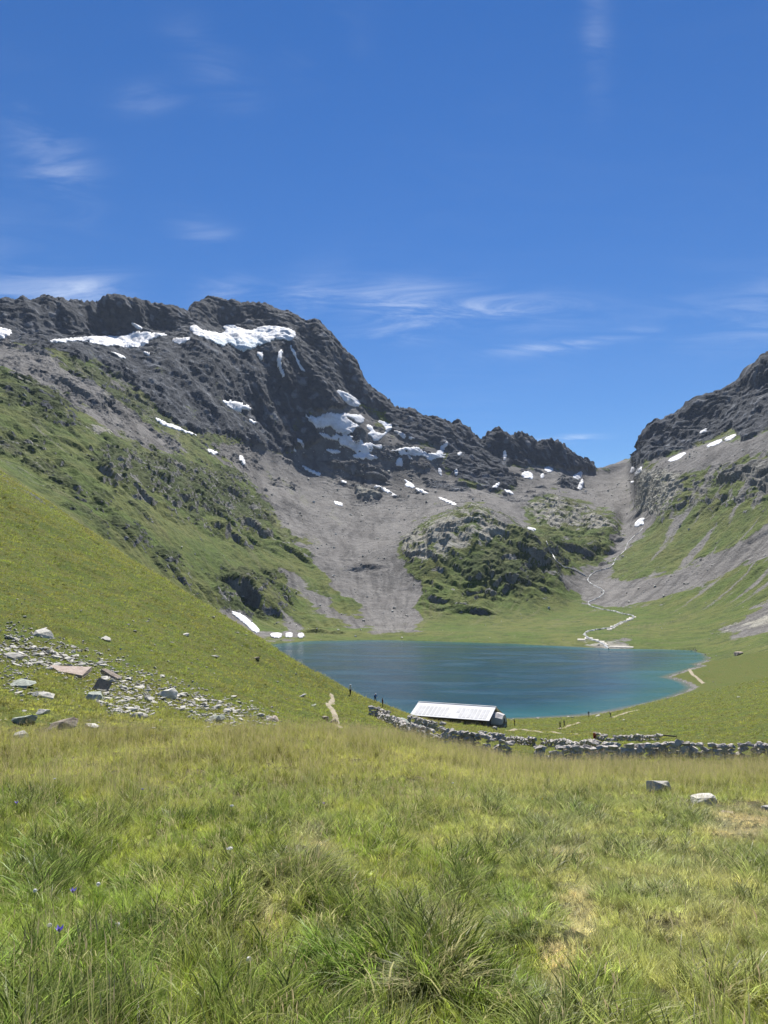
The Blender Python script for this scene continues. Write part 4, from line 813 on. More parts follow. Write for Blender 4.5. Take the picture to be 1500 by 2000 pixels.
dry_wall('short dark-faced wall left of the huge boulder', [(720,1394),(740,1400),(764,1408)], 1.3, .45, 4, 60)
dry_wall('dark-faced wall between the huge boulder and the hut', [(796,1414),(830,1424),(868,1432)], 1.3, .5, 4, 60)
dry_wall('second wall behind the longest one, bending down to meet it', [(1062,1459),(1110,1464),(1160,1470),(1205,1474)], 1.05, .46, 3, 60)
dry_wall('wall piece from the small heap towards the second wall', [(934,1440),(968,1446),(1000,1449),(1040,1458)], .95, .46, 3, 60, ragged=.4)
dry_wall('small stone heap in the grass below the hut', [(893,1436),(915,1440),(928,1440)], .5, .42, 2, 60, ragged=.5)
wf = dry_wall('low straight wall alone in the grass right of the hut', [(1168,1443),(1182,1447),(1230,1448),(1292,1447)], .9, .55, 2, 90)
M_BEAM = mat_plain('weathered_dark_wood', (0.06, 0.05, 0.045), .9)
def box_bm(bm, cx, cy, cz, sx, sy, sz):
    m = bmesh.ops.create_cube(bm, size=1.0, matrix=Matrix.Translation((cx, cy, cz)) @ Matrix.Diagonal((sx, sy, sz, 1))); return m
def box_obj(name, c, s, mat, parent=None, rot=None, bev=0.0):
    bm = bmesh.new(); box_bm(bm, 0, 0, 0, *s)
    if bev: bmesh.ops.bevel(bm, geom=bm.edges[:], offset=bev, segments=1, affect='EDGES')
    me = bpy.data.meshes.new(name); bm.to_mesh(me); bm.free(); o = link(name, me, mat, parent); o.location = c
    if rot: o.rotation_euler = rot
    return o
pa, pb = hit(1288, 1443, 90), hit(1320, 1443, 90); d = pb - pa
tag(box_obj('wooden_beam', (pa + pb)/2 + Vector((0, 0, .45)), (d.length*1.1, .18, .18), M_BEAM, rot=(0, R(-1), math.atan2(d.y, d.x)), bev=.03), 'dark wooden beam sticking out from the low straight wall', 'beam')

# ------------------------------------------------------------------ shepherd's hut by the lake
def hut():
    a = np.array([6.6, 191.0]); b = np.array([24.2, 183.0]); L = float(np.hypot(*(b - a))); ang = math.atan2(b[1] - a[1], b[0] - a[0]); ze = -30.55
    root = empty('shepherd_hut', (a[0], a[1], ze - 2.6), ang); tag(root, 'long low stone hut with white metal roof beside the lake', 'hut')
    m_st = mat_rock('hut_stone', (0.11, 0.095, 0.09), (0.20, 0.18, 0.165), .25); t = NT('white_roof_sheet'); p = t.obj(); n = t.noise(.35, 4, .6, p)
    m_rf = t.done(t.bsdf(t.mix(t.rng(n, .35, .7), (0.76, 0.76, 0.77), (0.70, 0.70, 0.70)), .8, None, .08))
    m_rd = mat_plain('grey_roof_sheet', (0.58, 0.575, 0.575), .8, .08, .1, .5); m_dk = mat_plain('dark_wood_trim', (0.055, 0.035, 0.035), .8); m_gl = mat_plain('hut_window_glass', (0.03, 0.035, 0.04), .1, .5)
    W, H, rise, ov = 11.6, 2.6, 2.35, 0.45                               # depth, eave height over the floor, roof rise, overhang
    bm = bmesh.new(); x0, x1, y0, y1 = .35, L - .35, ov, W - ov
    v = [bm.verts.new(q) for q in ((x0,y0,-2.5),(x1,y0,-2.5),(x1,y1,-2.5),(x0,y1,-2.5),(x0,y0,H),(x1,y0,H),(x1,y1,H),(x0,y1,H),(x0,W/2,H+rise-.25),(x1,W/2,H+rise-.25))]
    for f in ((0,1,5,4),(2,3,7,6),(1,2,6,9,5),(3,0,4,8,7),(3,2,1,0)): bm.faces.new([v[i] for i in f])
    me = bpy.data.meshes.new('wall'); bm.to_mesh(me); bm.free(); link('wall', me, m_st, root)
    sl = math.atan2(rise, W/2); sw = math.hypot(rise, W/2) + .1
    roof = bpy.data.objects.new('roof', None); 
    def slope_sheet(name, xa, xb, sa, sb, front, mat, parent, lift=0.0, corr=0.035):
        """corrugated sheet between fractions sa..sb of the slope (0 eave, 1 ridge)"""
        nx = max(3, int((xb - xa)/.11)); V, Q = [], []
        for i in range(nx + 1):
            x = xa + (xb - xa)*i/nx; h = lift + corr*(i % 2)
            for s in (sa, sb):
                y = s*W/2 if front else W - s*W/2; z = H + s*rise
                V.append((x, y - (math.sin(sl)*h if front else -math.sin(sl)*h), z + math.cos(sl)*h))
        for i in range(nx): k = 2*i; Q.append((k, k + 2, k + 3, k + 1) if front else (k, k + 1, k + 3, k + 2))
        nV = len(V); V += [(x_, y_, z_ - .06) for x_, y_, z_ in V]; Q += [tuple(j + nV for j in q[::-1]) for q in Q]
        return link(name, new_mesh(name, V, Q, False), mat, parent)
    rf = slope_sheet('roof', -.35, L + .35, -.02, 1.0, True, m_rf, root)
    slope_sheet('roof_back', -.35, L + .35, -.02, 1.0, False, m_rf, root)
    n = 18; pw = (L - 1.0)/n
    for i in range(n):                                                    # rows of duller sheets in the lower two thirds, two left bright
        lo, hi = (.08, .74) if i not in (8, 9, 10) else ((.40, .74) if i == 10 else (.06, .34))
        if i in (8,): lo, hi = .06, .34
        if i == 9: continue
        slope_sheet('roof_sheet', .5 + i*pw + .13, .5 + (i + 1)*pw - .13, lo, hi, True, m_rd, rf, .045, .02)
    box_obj('ridge_cap', (L/2, W/2, H + rise + .06), (L + .8, .35, .10), m_rf, root, bev=.02)
    box_obj('fascia', (L/2, -.06, H - .16), (L + .7, .06, .22), m_dk, root)
    for x in (3.2, 6.6, 10.2, 13.4): 
        w = box_obj('window', (x, y0 - .03, H - .95), (.8, .10, .6), m_gl, root); box_obj('frame', (0, -.03, .34), (.95, .08, .08), m_dk, w)
    dd = box_obj('door', (L - 1.8, y0 - .03, H - 1.15), (1.0, .10, 1.9), m_dk, root); box_obj('lintel', (0, -.02, 1.02), (1.3, .14, .16), m_st, dd)
    # barrel-shaped annex at the right gable
    V, Q, m = [], [], 5; r = 2.25
    for i, x in enumerate((L - .2, L + 1.2, L + 2.5)):
        for k in range(m + 1):
            th = math.pi*k/m; V.append((x, W/2 - .6 - math.cos(th)*r, H - 1.3 + math.sin(th)*r*(1.12 if i < 2 else .92)))
    for i in range(2): Q += [(i*(m+1) + k, (i+1)*(m+1) + k, (i+1)*(m+1) + k + 1, i*(m+1) + k + 1) for k in range(m)]
    m_ax = mat_plain('off_white_tarp', (0.50, 0.47, 0.46), .7, .2, .08, .4)
    ax = link('annex_vault', new_mesh('annex_vault', V, Q, False), m_ax, root)
    bm = bmesh.new(); vs = [bm.verts.new(V[2*(m+1) + k]) for k in range(m + 1)]; bm.faces.new(vs); me = bpy.data.meshes.new('annex_end'); bm.to_mesh(me); bm.free(); link('annex_end', me, m_ax, root)
    bm = bmesh.new(); vs = [bm.verts.new((V[k][0] + .02, V[k][1], V[k][2])) for k in range(m + 1)]; bm.faces.new(vs); me = bpy.data.meshes.new('annex_end'); bm.to_mesh(me); bm.free(); 
    box_obj('annex_wall', (L + 1.2, W/2 - .6, H - 2.6), (2.7, r*2 - .1, 3.0), m_st, root); box_obj('annex_window', (L + 2.57, W/2 - .8, H - .6), (.06, .7, .9), m_dk, root)
    box_obj('step', (L + 1.4, .6, .15), (2.3, 1.0, .22), m_rd, root, bev=.03)
    bpy.data.objects.remove(roof); return root
hut()

# ------------------------------------------------------------------ hikers
def mcol(n, c): return mat_plain(n, c, .85, .15, .1, 8)
M_SKIN = mcol('skin', (0.50, 0.33, 0.25)); M_HAIR = mcol('dark_hair', (0.03, 0.022, 0.018)); M_SHOE = mcol('boots', (0.05, 0.04, 0.035)); M_HATW = mcol('white_cap', (0.8, 0.8, 0.78))
def skin_mesh(verts, edges, radii, root=0):
    me = bpy.data.meshes.new('skin_src'); me.from_pydata(verts, edges, []); bm = bmesh.new(); bm.from_mesh(me); L = bm.verts.layers.skin.verify()
    for v, r in zip(bm.verts, radii): v[L].radius = (r, r) if not isinstance(r, tuple) else r
    bm.verts.ensure_lookup_table(); bm.verts[root][L].use_root = True; bm.to_mesh(me); bm.free()
    o = bpy.data.objects.new('skin_src', me); sc.collection.objects.link(o); o.modifiers.new('s', 'SKIN'); sb = o.modifiers.new('u', 'SUBSURF'); sb.levels = 1
    dg = bpy.context.evaluated_depsgraph_get(); out = bpy.data.meshes.new_from_object(o.evaluated_get(dg)); bpy.data.objects.remove(o); bpy.data.meshes.remove(me); return out
def person(px, py, top, trousers, label, rz=0.0, stride=.18, bend=0.0, hat=None, pack=None, h=1.72, ymin=80, arm=.12):
    p = hit(px, py, ymin); k = h/1.72; s = stride; b = bend
    V = [(0,0,.95),(0,-.02*b,1.12),(0,-.18*b,1.30),(0,-.28*b,1.44),(0,-.34*b,1.53),(0,-.40*b,1.62),(0,-.43*b,1.70),
         (.19,-.26*b,1.42),(-.19,-.26*b,1.42),(.26,-.20*b-arm,1.16),(-.26,-.20*b+arm,1.16),(.25,-.25*b-arm*2-.08,.95),(-.25,-.25*b+arm*.6-.10,.94),(.24,-.26*b-arm*2-.12,.86),(-.24,-.26*b+arm*.4-.14,.85),
         (.10,0,.90),(-.10,0,.90),(.11,-s*.6-.03,.50),(-.11,s*.4-.05,.50),(.11,-s,.08),(-.11,s,.10),(.12,-s-.16,.04),(-.12,s-.15,.05)]
    E = [(0,1),(1,2),(2,3),(3,4),(4,5),(5,6),(3,7),(3,8),(7,9),(8,10),(9,11),(10,12),(11,13),(12,14),(0,15),(0,16),(15,17),(16,18),(17,19),(18,20),(19,21),(20,22)]
    rad = [.15,.14,.165,.12,.06,.095,.075,.075,.075,.052,.052,.04,.04,.045,.045,.10,.10,.07,.07,.05,.05,.045,.045]
    me = skin_mesh(V, E, rad); mt = [M_SKIN, mcol('top', top), mcol('trousers', trousers), M_SHOE]
    for m in mt: me.materials.append(m)
    for f in me.polygons:
        c = f.center; f.use_smooth = True
        if c.z > 1.49: f.material_index = 0
        elif abs(c.x) > .2 and c.z < 1.10: f.material_index = 0
        elif c.z > .96: f.material_index = 1
        elif c.z > .12: f.material_index = 2
        else: f.material_index = 3
    root = empty('person', p, rz); tag(root, label, 'person', 'hikers by the lake'); body = link('body', me, None, root); body.scale = (k, k, k)
    bm = bmesh.new(); bmesh.ops.create_uvsphere(bm, u_segments=10, v_segments=7, radius=.118, matrix=Matrix.Translation((0, -.42*b + .012, 1.665)))
    bmesh.ops.delete(bm, geom=[v for v in bm.verts if v.co.z < 1.645 or (v.co.y < -.42*b - .05 and v.co.z < 1.69)], context='VERTS')
    if hat:
        for v in bm.verts: v.co.z += .01
        r = bmesh.ops.create_circle(bm, cap_ends=True, segments=12, radius=.17, matrix=Matrix.Translation((0, -.42*b - .02, 1.685)))
    hm = bpy.data.meshes.new('hat'); bm.to_mesh(hm); bm.free(); o = link('hat' if hat else 'hair', hm, mcol('hat', hat) if hat else M_HAIR, root); o.scale = (k, k, k)
    if pack:
        o = box_obj('backpack', (0, .22*k, 1.24*k), (.32, .22, .48), mcol('pack', pack), root, (R(14*b), 0, 0), .06)
    return root
person(684, 1358, (.78,.77,.74), (.035,.028,.030), 'hiker in white top and dark trousers on the slope edge', 2.6, .12, .1, hat=(.75,.75,.75), h=1.82)
person(733, 1372, (.04,.12,.36), (.03,.04,.09), 'hiker in blue jacket and pale cap below the slope edge', .5, .2, .3, hat=(.55,.62,.70), pack=(.10,.22,.5))
person(747, 1381, (.16,.03,.035), (.05,.03,.03), 'hiker in dark red, lowest of the three on the slope edge', 2.0, .1, h=1.7)
person(1005, 1418, (.13,.03,.03), (.03,.025,.025), 'hiker in dark red top and white shoes standing right of the hut', 1.4, .1)
person(981, 1421, (.03,.03,.035), (.02,.02,.025), 'dark clothed hiker between the boulders at the hut corner', .3, .15)
person(1094, 1424, (.03,.03,.03), (.02,.02,.025), 'left of two dark clothed hikers on the path by the shore', 1.6, .3)
person(1102, 1420, (.035,.03,.03), (.03,.03,.035), 'right of two dark clothed hikers on the path by the shore', 1.8, .3)
person(1150, 1400, (.02,.02,.025), (.02,.02,.02), 'hiker in black standing upright at the water edge', 0, .06)
person(1193, 1402, (.03,.03,.04), (.03,.03,.035), 'hiker leaning forward at the start of the shore path', -1.4, .25, .9)
# orange-red pack at the end of the low wall
p = hit(1162, 1443, 90); pk = empty('backpack', p); tag(pk, 'orange-red backpack at the left end of the low straight wall', 'backpack'); mo = mcol('orange_cloth', (.62,.12,.05)); md = mcol('dark_red_cloth', (.20,.03,.03))
bd = box_obj('pack_body', (0, 0, .42), (.52, .36, .84), mo, pk, (R(-12), R(5), .3), .12); box_obj('pocket', (0, -.22, .30), (.42, .14, .40), md, pk, (R(-12), R(5), .3), .05); box_obj('lid', (.01, .10, .88), (.46, .36, .16), mcol('pale_cloth', (.7,.55,.48)), pk, (R(-12), R(5), .3), .06)

# ------------------------------------------------------------------ meadow grass
def mat_grass(name, inst=True):
    t = NT(name); h = t.attr('h'); kd = t.attr('seed'); rv = t.attr('rnd')
    if inst: tint = t.attr('tint', 'INSTANCER', 'Color')
    else: tint = t.attr('tint', 'GEOMETRY', 'Color')
    v = t.rng(rv, 0, 1, .32, 1.95, False)
    col = t.node('ShaderNodeHueSaturation', {'Color': tint, 'Value': v, 'Hue': t.rng(rv, 0, 1, .488, .512, False)}).outputs[0]
    col = t.mix(t.math('MULTIPLY', t.rng(rv, .74, .88), .85), col, (0.50, 0.44, 0.24))          # some blades are straw
    col = t.mix(t.math('MULTIPLY', t.rng(h, .55, 1.0), .35), col, (0.42, 0.38, 0.16))            # drying tips
    col = t.mix(kd, col, t.mix(rv, (0.36, 0.27, 0.15), (0.50, 0.42, 0.25)))                       # seed heads
    d = t.node('ShaderNodeBsdfPrincipled', {'Base Color': col, 'Roughness': .45, 'Specular IOR Level': .3}).outputs[0]; tr = t.node('ShaderNodeBsdfTranslucent', {'Color': col}).outputs[0]
    return t.done(t.node('ShaderNodeMixShader', {0: .5, 1: d, 2: tr}).outputs[0])
M_GRASS, M_TUSS = mat_grass('meadow_grass'), mat_grass('tussock_grass', False)
def blades(rg, n, rad, hmin, hmax, width, lean, seg=3, seedp=0.0, curl=.6, lie=0.0, wind=(.25, .05), lock=9):
    V, Q, Hh, Sd, Rn = [], [], [], [], []
    for i_ in range(n):
        if i_ % lock == 0:                                                # blades grow in locks that lean the same way
            a = rg.random()*6.283; r = rad*math.sqrt(rg.random()); lx, ly = r*math.cos(a), r*math.sin(a); az0 = a + rg.gauss(0, 1.0) if lean > .5 else rg.random()*6.283; th0 = abs(rg.gauss(0, lean)) + lie; rv0 = rg.random()
        bx, by = lx + rg.gauss(0, rad*.10), ly + rg.gauss(0, rad*.10); L = rg.uniform(hmin, hmax); az = az0 + rg.gauss(0, .28)
        th = abs(th0 + rg.gauss(0, .12)); dx, dy = math.cos(az), math.sin(az); w = width*rg.uniform(.7, 1.3); rv = min(.999, max(0, rv0 + rg.gauss(0, .10))); px, py, pz = bx, by, -.02; base = len(V); wa = rg.random()*3.14; sx_, sy_ = math.cos(wa)*w, math.sin(wa)*w; seed = rg.random() < seedp
        for s in range(seg + 1):
            f = s/seg; k = (1 - f**1.6*.92)
            if seed: k = .45
            V += [(px - sx_*k, py - sy_*k, pz), (px + sx_*k, py + sy_*k, pz)]; Hh += [f, f]; Sd += [0, 0]; Rn += [rv, rv]
            if s < seg:
                t_ = min(1.5, th + curl*f*lean*2.2); st_ = L/seg; px += (dx*math.sin(t_) + wind[0]*f*.5)*st_; py += (dy*math.sin(t_) + wind[1]*f*.5)*st_; pz += math.cos(t_)*st_
                b = base + 2*s; Q.append((b, b + 1, b + 3, b + 2))
        if seed:                                                          # loose panicle at the tip
            b = len(V); sw = w*3.0; sl = L*.15
            for q in ((px, py, pz - .005), (px + sx_/w*sw*.5, py + sy_/w*sw*.5, pz + sl*.4), (px + dx*.3*sl, py + dy*.3*sl, pz + sl), (px - sx_/w*sw*.5, py - sy_/w*sw*.5, pz + sl*.5)): V.append(q); Hh.append(1); Sd.append(1); Rn.append(rv)
            Q.append((b, b + 1, b + 2, b + 3))
    return V, Q, Hh, Sd, Rn
def grass_mesh(name, parts, mat):
    V, Q, Hh, Sd, Rn = [], [], [], [], []
    for v, q, h, s, r in parts: n = len(V); V += v; Q += [tuple(i + n for i in f) for f in q]; Hh += h; Sd += s; Rn += r
    me = new_mesh(name, V, Q, True); attr(me, 'h', Hh); attr(me, 'seed', Sd); attr(me, 'rnd', Rn); me.materials.append(mat); return me
rg = random.Random(21); coll = bpy.data.collections.new('grass_variants'); kinds = []
def variant(me): o = bpy.data.objects.new('v%02d' % len(kinds), me); coll.objects.link(o); kinds.append(o)
for k in range(3): variant(grass_mesh('turf', [blades(rg, 80, .18, .05, .15, .0036, .6), blades(rg, 20, .17, .12, .24, .0028, .5), blades(rg, 26, .18, .08, .2, .0026, .5, lie=.7)], M_GRASS))                 # 0-2 short turf
for k in range(3): variant(grass_mesh('tall_grass', [blades(rg, 56, .17, .10, .28, .0032, .42), blades(rg, 13, .16, .30, .52, .0014, .18, seg=3, seedp=1.0)], M_GRASS))   # 3-5 seeding
for k in range(2): variant(grass_mesh('lush_grass', [blades(rg, 80, .16, .14, .32, .0042, .6, seg=4, curl=.9), blades(rg, 50, .18, .05, .14, .0034, .5)], M_GRASS))                                        # 6-7 long green
for k in range(2): variant(grass_mesh('straw', [blades(rg, 80, .18, .10, .26, .0018, .5, lie=.8, wind=(.1, 0)), blades(rg, 50, .18, .04, .11, .0022, .5)], M_GRASS)) # 8-9 flattened straw
for k in range(2): variant(grass_mesh('far_tuft', [blades(rg, 44, .30, .06, .20, .008, .6, seg=2), blades(rg, 5, .2, .15, .32, .005, .25, seg=2, seedp=.8)], M_GRASS))       # 10-11 coarse, for far ground
for k in range(2): variant(grass_mesh('stalks', [blades(rg, 9, .2, .25, .50, .0013, .75, seg=5, curl=1.0, seedp=.3), blades(rg, 40, .18, .05, .14, .0024, .55)], M_GRASS))   # 12-13 bent pale stalks
def scatter(n, y0, y1, ulo, uhi, pw=1.0):
    """ground points; density falls with distance"""
    y = (y0**pw + rng.random(n)*(y1**pw - y0**pw))**(1/pw); u = rng.uniform(ulo, uhi, n); x = u*y; z = ground(x, y); return np.stack([x, y, z], 1)
I_DRY = poly_img([[(820,1560),(1100,1530),(1500,1600),(1560,1900),(1300,1980),(1150,1900),(1050,1700),(900,1640)]], 30)
I_STRAW = poly_img([[(785,1790),(830,1800),(930,1850),(900,1860),(830,1830)],[(1090,1740),(1170,1740),(1180,1830),(1110,1830)],[(1060,1650),(1150,1655),(1150,1680),(1070,1675)],[(1060,1830),(1120,1850),(1130,1990),(1080,1990)],[(1370,1590),(1500,1570),(1560,1640),(1400,1640)],[(560,1610),(640,1640),(640,1670),(570,1640)],[(480,1740),(560,1790),(520,1830),(450,1780)]], 6)
I_GRN = poly_img([[(0,1680),(250,1700),(380,1850),(300,2000),(-60,2000),(-60,1700)],[(900,1660),(1060,1720),(1100,1830),(960,1840),(880,1740)],[(920,1900),(1120,1920),(1120,2000),(900,2000)],[(1240,1690),(1330,1720),(1320,1800),(1250,1790)],[(560,1840),(760,1800),(780,2000),(560,2000)],[(330,1480),(560,1500),(560,1560),(340,1540)]], 14)
def turf_attrs(P):
    px, py = proj(P[:, 0], P[:, 1], P[:, 2]); n1_, n2_, n3_ = fbm(P, 3.1, 3, off=5.), fbm(P, 1.1, 2, off=9.), fbm(P, 16, 2, off=19.)
    w = 22*n1_; gold = sstep(1600, 1500, py + 60*n1_); dry = samp(I_DRY, px + w, py + w); stw = samp(I_STRAW, px + w*.5, py + w*.4); grn = samp(I_GRN, px + w, py + w); hill = sstep(38, 60, P[:, 1])
    C = np.tile(np.array([0.172, 0.200, 0.048]), (len(P), 1)); mixc = lambda C, m, c: C*(1 - m[:, None]) + np.array(c)*m[:, None]
    C = mixc(C, sstep(.05, .5, n2_)*.7, (0.215, 0.215, 0.085)); C = mixc(C, sstep(.1, .5, -n2_)*.7, (0.105, 0.145, 0.040)); C = mixc(C, np.clip(grn, 0, 1)*.75, (0.115, 0.165, 0.040))
    C = mixc(C, gold*.72*(.7 + .5*n1_).clip(0, 1), (0.240, 0.225, 0.072)); C = mixc(C, dry*.62*(.8 + .6*n2_).clip(0, 1), (0.270, 0.250, 0.165)); C = mixc(C, (stw*(.9 + .6*n2_)).clip(0, 1), (0.36, 0.30, 0.235))
    H_ = np.tile(np.array([0.140, 0.166, 0.036]), (len(P), 1)); H_ = mixc(H_, sstep(-.15, .45, n3_)*.8, (0.165, 0.158, 0.042)); H_ = mixc(H_, sstep(.05, .5, n1_)*.6, (0.105, 0.145, 0.030)); H_ = mixc(H_, sstep(.25, .6, n2_)*.4, (0.27, 0.25, 0.07))
    C = (C*(1 - hill[:, None]) + H_*hill[:, None])*2.0*rng.uniform(.6, 1.4, len(P))[:, None]; C[:, 2] *= .68
    return C, gold, dry, stw, grn, n1_, n2_
def grass_object(name, P, idx, scl, C, label):
    me = bpy.data.meshes.new(name); me.vertices.add(len(P)); me.vertices.foreach_set('co', np.ascontiguousarray(P, np.float32).ravel())
    rot = np.stack([rng.normal(0, .06, len(P)), rng.normal(0, .06, len(P)), rng.uniform(-.9, .9, len(P))], 1)
    attr(me, 'rot', rot, 'FLOAT_VECTOR'); attr(me, 'scl', scl); a = me.attributes.new('idx', 'INT', 'POINT'); a.data.foreach_set('value', np.ascontiguousarray(idx, np.int32)); attr(me, 'tint', np.concatenate([C, np.ones((len(P), 1))], 1), 'FLOAT_COLOR')
    o = link(name, me); tag(o, label, 'grass', kind='stuff')
    ng = bpy.data.node_groups.new(name + '_nodes', 'GeometryNodeTree'); ng.interface.new_socket('Geometry', in_out='INPUT', socket_type='NodeSocketGeometry'); ng.interface.new_socket('Geometry', in_out='OUTPUT', socket_type='NodeSocketGeometry')
    gi, go = ng.nodes.new('NodeGroupInput'), ng.nodes.new('NodeGroupOutput'); ip = ng.nodes.new('GeometryNodeInstanceOnPoints'); ci = ng.nodes.new('GeometryNodeCollectionInfo')
    ci.inputs['Collection'].default_value = coll; ci.inputs['Separate Children'].default_value = True; ci.inputs['Reset Children'].default_value = True
    def na(nm, ty): n = ng.nodes.new('GeometryNodeInputNamedAttribute'); n.data_type = ty; n.inputs[0].default_value = nm; return n.outputs[0]
    ng.links.new(gi.outputs[0], ip.inputs['Points']); ng.links.new(ci.outputs[0], ip.inputs['Instance']); ip.inputs['Pick Instance'].default_value = True
    ng.links.new(na('idx', 'INT'), ip.inputs['Instance Index']); ng.links.new(na('rot', 'FLOAT_VECTOR'), ip.inputs['Rotation']); ng.links.new(na('scl', 'FLOAT'), ip.inputs['Scale']); ng.links.new(ip.outputs[0], go.inputs[0])
    o.modifiers.new('scatter', 'NODES').node_group = ng; return o
def pick_kind(n, w):
    w = np.stack(w, 1); w = w/w.sum(1, keepdims=True); c = np.cumsum(w, 1); r = rng.random((n, 1)); g = (r > c).sum(1); first = np.array([0, 3, 6, 8]); cnt = np.array([3, 3, 2, 2]); g = np.clip(g, 0, 3); return first[g] + rng.integers(0, 99, n) % cnt[g]
P = np.concatenate([scatter(15000, 2.6, 16, -.66, .66, 1.6), scatter(34000, 15, 62, -.64, .64, 1.5)])
C, gold, dry, stw, grn, n1_, n2_ = turf_attrs(P); n = len(P)
idx = pick_kind(n, [0.55 + .6*dry, np.clip(.12 + 1.4*gold + .3*n1_, .03, 2)*(1 - .75*dry), np.clip(.28 + .9*grn + .3*n2_, .02, 2)*(1 - gold*.6)*(1 - .8*dry), .06 + 2.5*stw + .22*dry])
px, py = proj(P[:, 0], P[:, 1], P[:, 2]); slope_ = sstep(1438, 1424, py)*(px < 760)
idx = np.where(rng.random(n) < slope_*.9, rng.integers(0, 3, n), idx)
gv = fbm(P*np.array([1, .45, 1]), 2.4, 3, off=44., gain=.65); C = C*(1 + gold*(.0 + .6*gv).clip(-.4, .5))[:, None]
cl_ = fbm(P, 1.0, 2, off=33.); clump = sstep(-.05, .35, cl_ + .25*n1_)                      # tall dark clumps between short matted turf
near_ = sstep(30, 14, P[:, 1]); C = C*(1 + near_*(.22 - .45*clump)*(1 - .5*gold))[:, None]; C[:, 0] *= 1 - .12*clump*near_
idx = np.where((clump < .3) & (rng.random(n) < .6*near_*(1 - gold)), rng.integers(0, 3, n), idx); idx = np.where((clump > .7) & (rng.random(n) < .3*near_*(1 - gold)), 6 + rng.integers(0, 2, n), idx)
idx = np.where(rng.random(n) < .07*near_, 12 + rng.integers(0, 2, n), idx)
scl = rng.uniform(.5, 1.5, n)*(1 + near_*(-.38 + .45*clump)*(1 - .6*gold))*(1 + .25*sstep(20, 50, P[:, 1]))*(1 - .35*stw)*(1 - .25*slope_)*(1 + .5*gold*np.clip(-gv, -.5, .6))
RK = np.array([[h_.x, h_.y, w_*h_.y/1500*.75] for h_, w_ in ((hit(x_, y_, 20), w_) for x_, y_, w_ in chip) if w_ > 4.2] + [[o.location.x, o.location.y, max(o.scale)*.62] for o in sc.objects if o.name.split('.')[0] in ('boulder', 'rubble_stone', 'rock_slab') and o.location.y < 190])
def clear_of_rocks(P, slack=0.0):
    ok = np.ones(len(P), bool)
    for x, y, r in RK: ok &= (P[:, 0] - x)**2 + (P[:, 1] - y)**2 > (r + slack)**2
    return ok
keep = clear_of_rocks(P) & ((rng.random(n) > .5) | (slope_ < .5)); grass_object('meadow_grass', P[keep], idx[keep], scl[keep], C[keep], 'tall mixed meadow grass covering the foreground')
P = np.concatenate([scatter(52000, 40, 185, -.62, .10, 1.35), scatter(26000, 58, 300, .05, .60, 1.2)]); px, py = proj(P[:, 0], P[:, 1], P[:, 2])
ok = (poly_sd(LP, P[:, 0], P[:, 1]) < -1.5) & ~((px > 785) & (px < 990) & (P[:, 1] > 182) & (P[:, 1] < 202)); 
for ln in ([(664,1424),(655,1400),(648,1385),(640,1374),(650,1366),(648,1356)],): 
    for (ax, ay), (bx, by) in zip(ln[:-1], ln[1:]):
        ex, ey = bx - ax, by - ay; hh_ = np.clip(((px - ax)*ex + (py - ay)*ey)/(ex*ex + ey*ey), 0, 1); ok &= np.hypot(px - ax - ex*hh_, py - ay - ey*hh_) > 5
P = P[ok & clear_of_rocks(P, .1)]; C, gold, dry, stw, grn, n1_, n2_ = turf_attrs(P); n = len(P)
grass_object('hillside_grass', P, 10 + rng.integers(0, 2, n), np.where(rng.random(n) < .12, 1.7, 1.0)*rng.uniform(.5, 1.4, n)*(.8 + .4*sstep(60, 160, P[:, 1])), C*np.where(rng.random(n) < .2, .55, 1.08)[:, None], 'short grass covering the hillside above the lake')

# tussocks one can tell apart
def tussock(px, py, wpx, n, tint, label, seed, hm=1.0):
    p = hit(px, py, 3); r = wpx*p.y/1500*.5; g = random.Random(seed)
    me = grass_mesh('grass_tussock', [blades(g, n, r*.55, r*.7*hm, r*1.35*hm, .0036, .62, seg=6, curl=1.5, lie=.12, wind=(.30, -.35), lock=14), blades(g, n//7, r*.4, r*.8*hm, r*1.3*hm, .0022, .5, seg=5, seedp=.2, wind=(.4, -.3))], M_TUSS)
    nv = len(me.vertices); t0 = np.tile(np.array([*tint, 1.0]), (nv, 1)); t0[:, :3] *= 1.35; attr(me, 'tint', t0, 'FLOAT_COLOR'); o = link('grass_tussock', me); o.location = p + Vector((0, 0, -.02)); return tag(o, label, 'grass tussock', 'tussocks in the foreground meadow')
tussock(592, 1712, 170, 1300, (0.165,0.19,0.06), 'largest drooping grass tussock left of the middle of the meadow', 1, .95)
tussock(850, 1925, 170, 1100, (0.155,0.18,0.06), 'dark hollowed tussock at the bottom below the straw tuft', 2)
tussock(1010, 1815, 130, 1000, (0.125,0.175,0.045), 'bright green tussock in the lower right middle', 3, .8)
tussock(1010, 1975, 180, 1200, (0.135,0.185,0.045), 'rounded green tussock at the bottom edge', 4, .8)
tussock(690, 1880, 150, 1300, (0.165,0.19,0.08), 'grey-green tussock left of the straw tuft', 5, .8)
tussock(1290, 1760, 120, 700, (0.12,0.165,0.045), 'long-bladed green tussock in the dry right meadow', 6, .9)
tussock(960, 1850, 80, 500, (0.13,0.17,0.05), 'small green tussock between the straw tuft and the bright one', 7, .9)

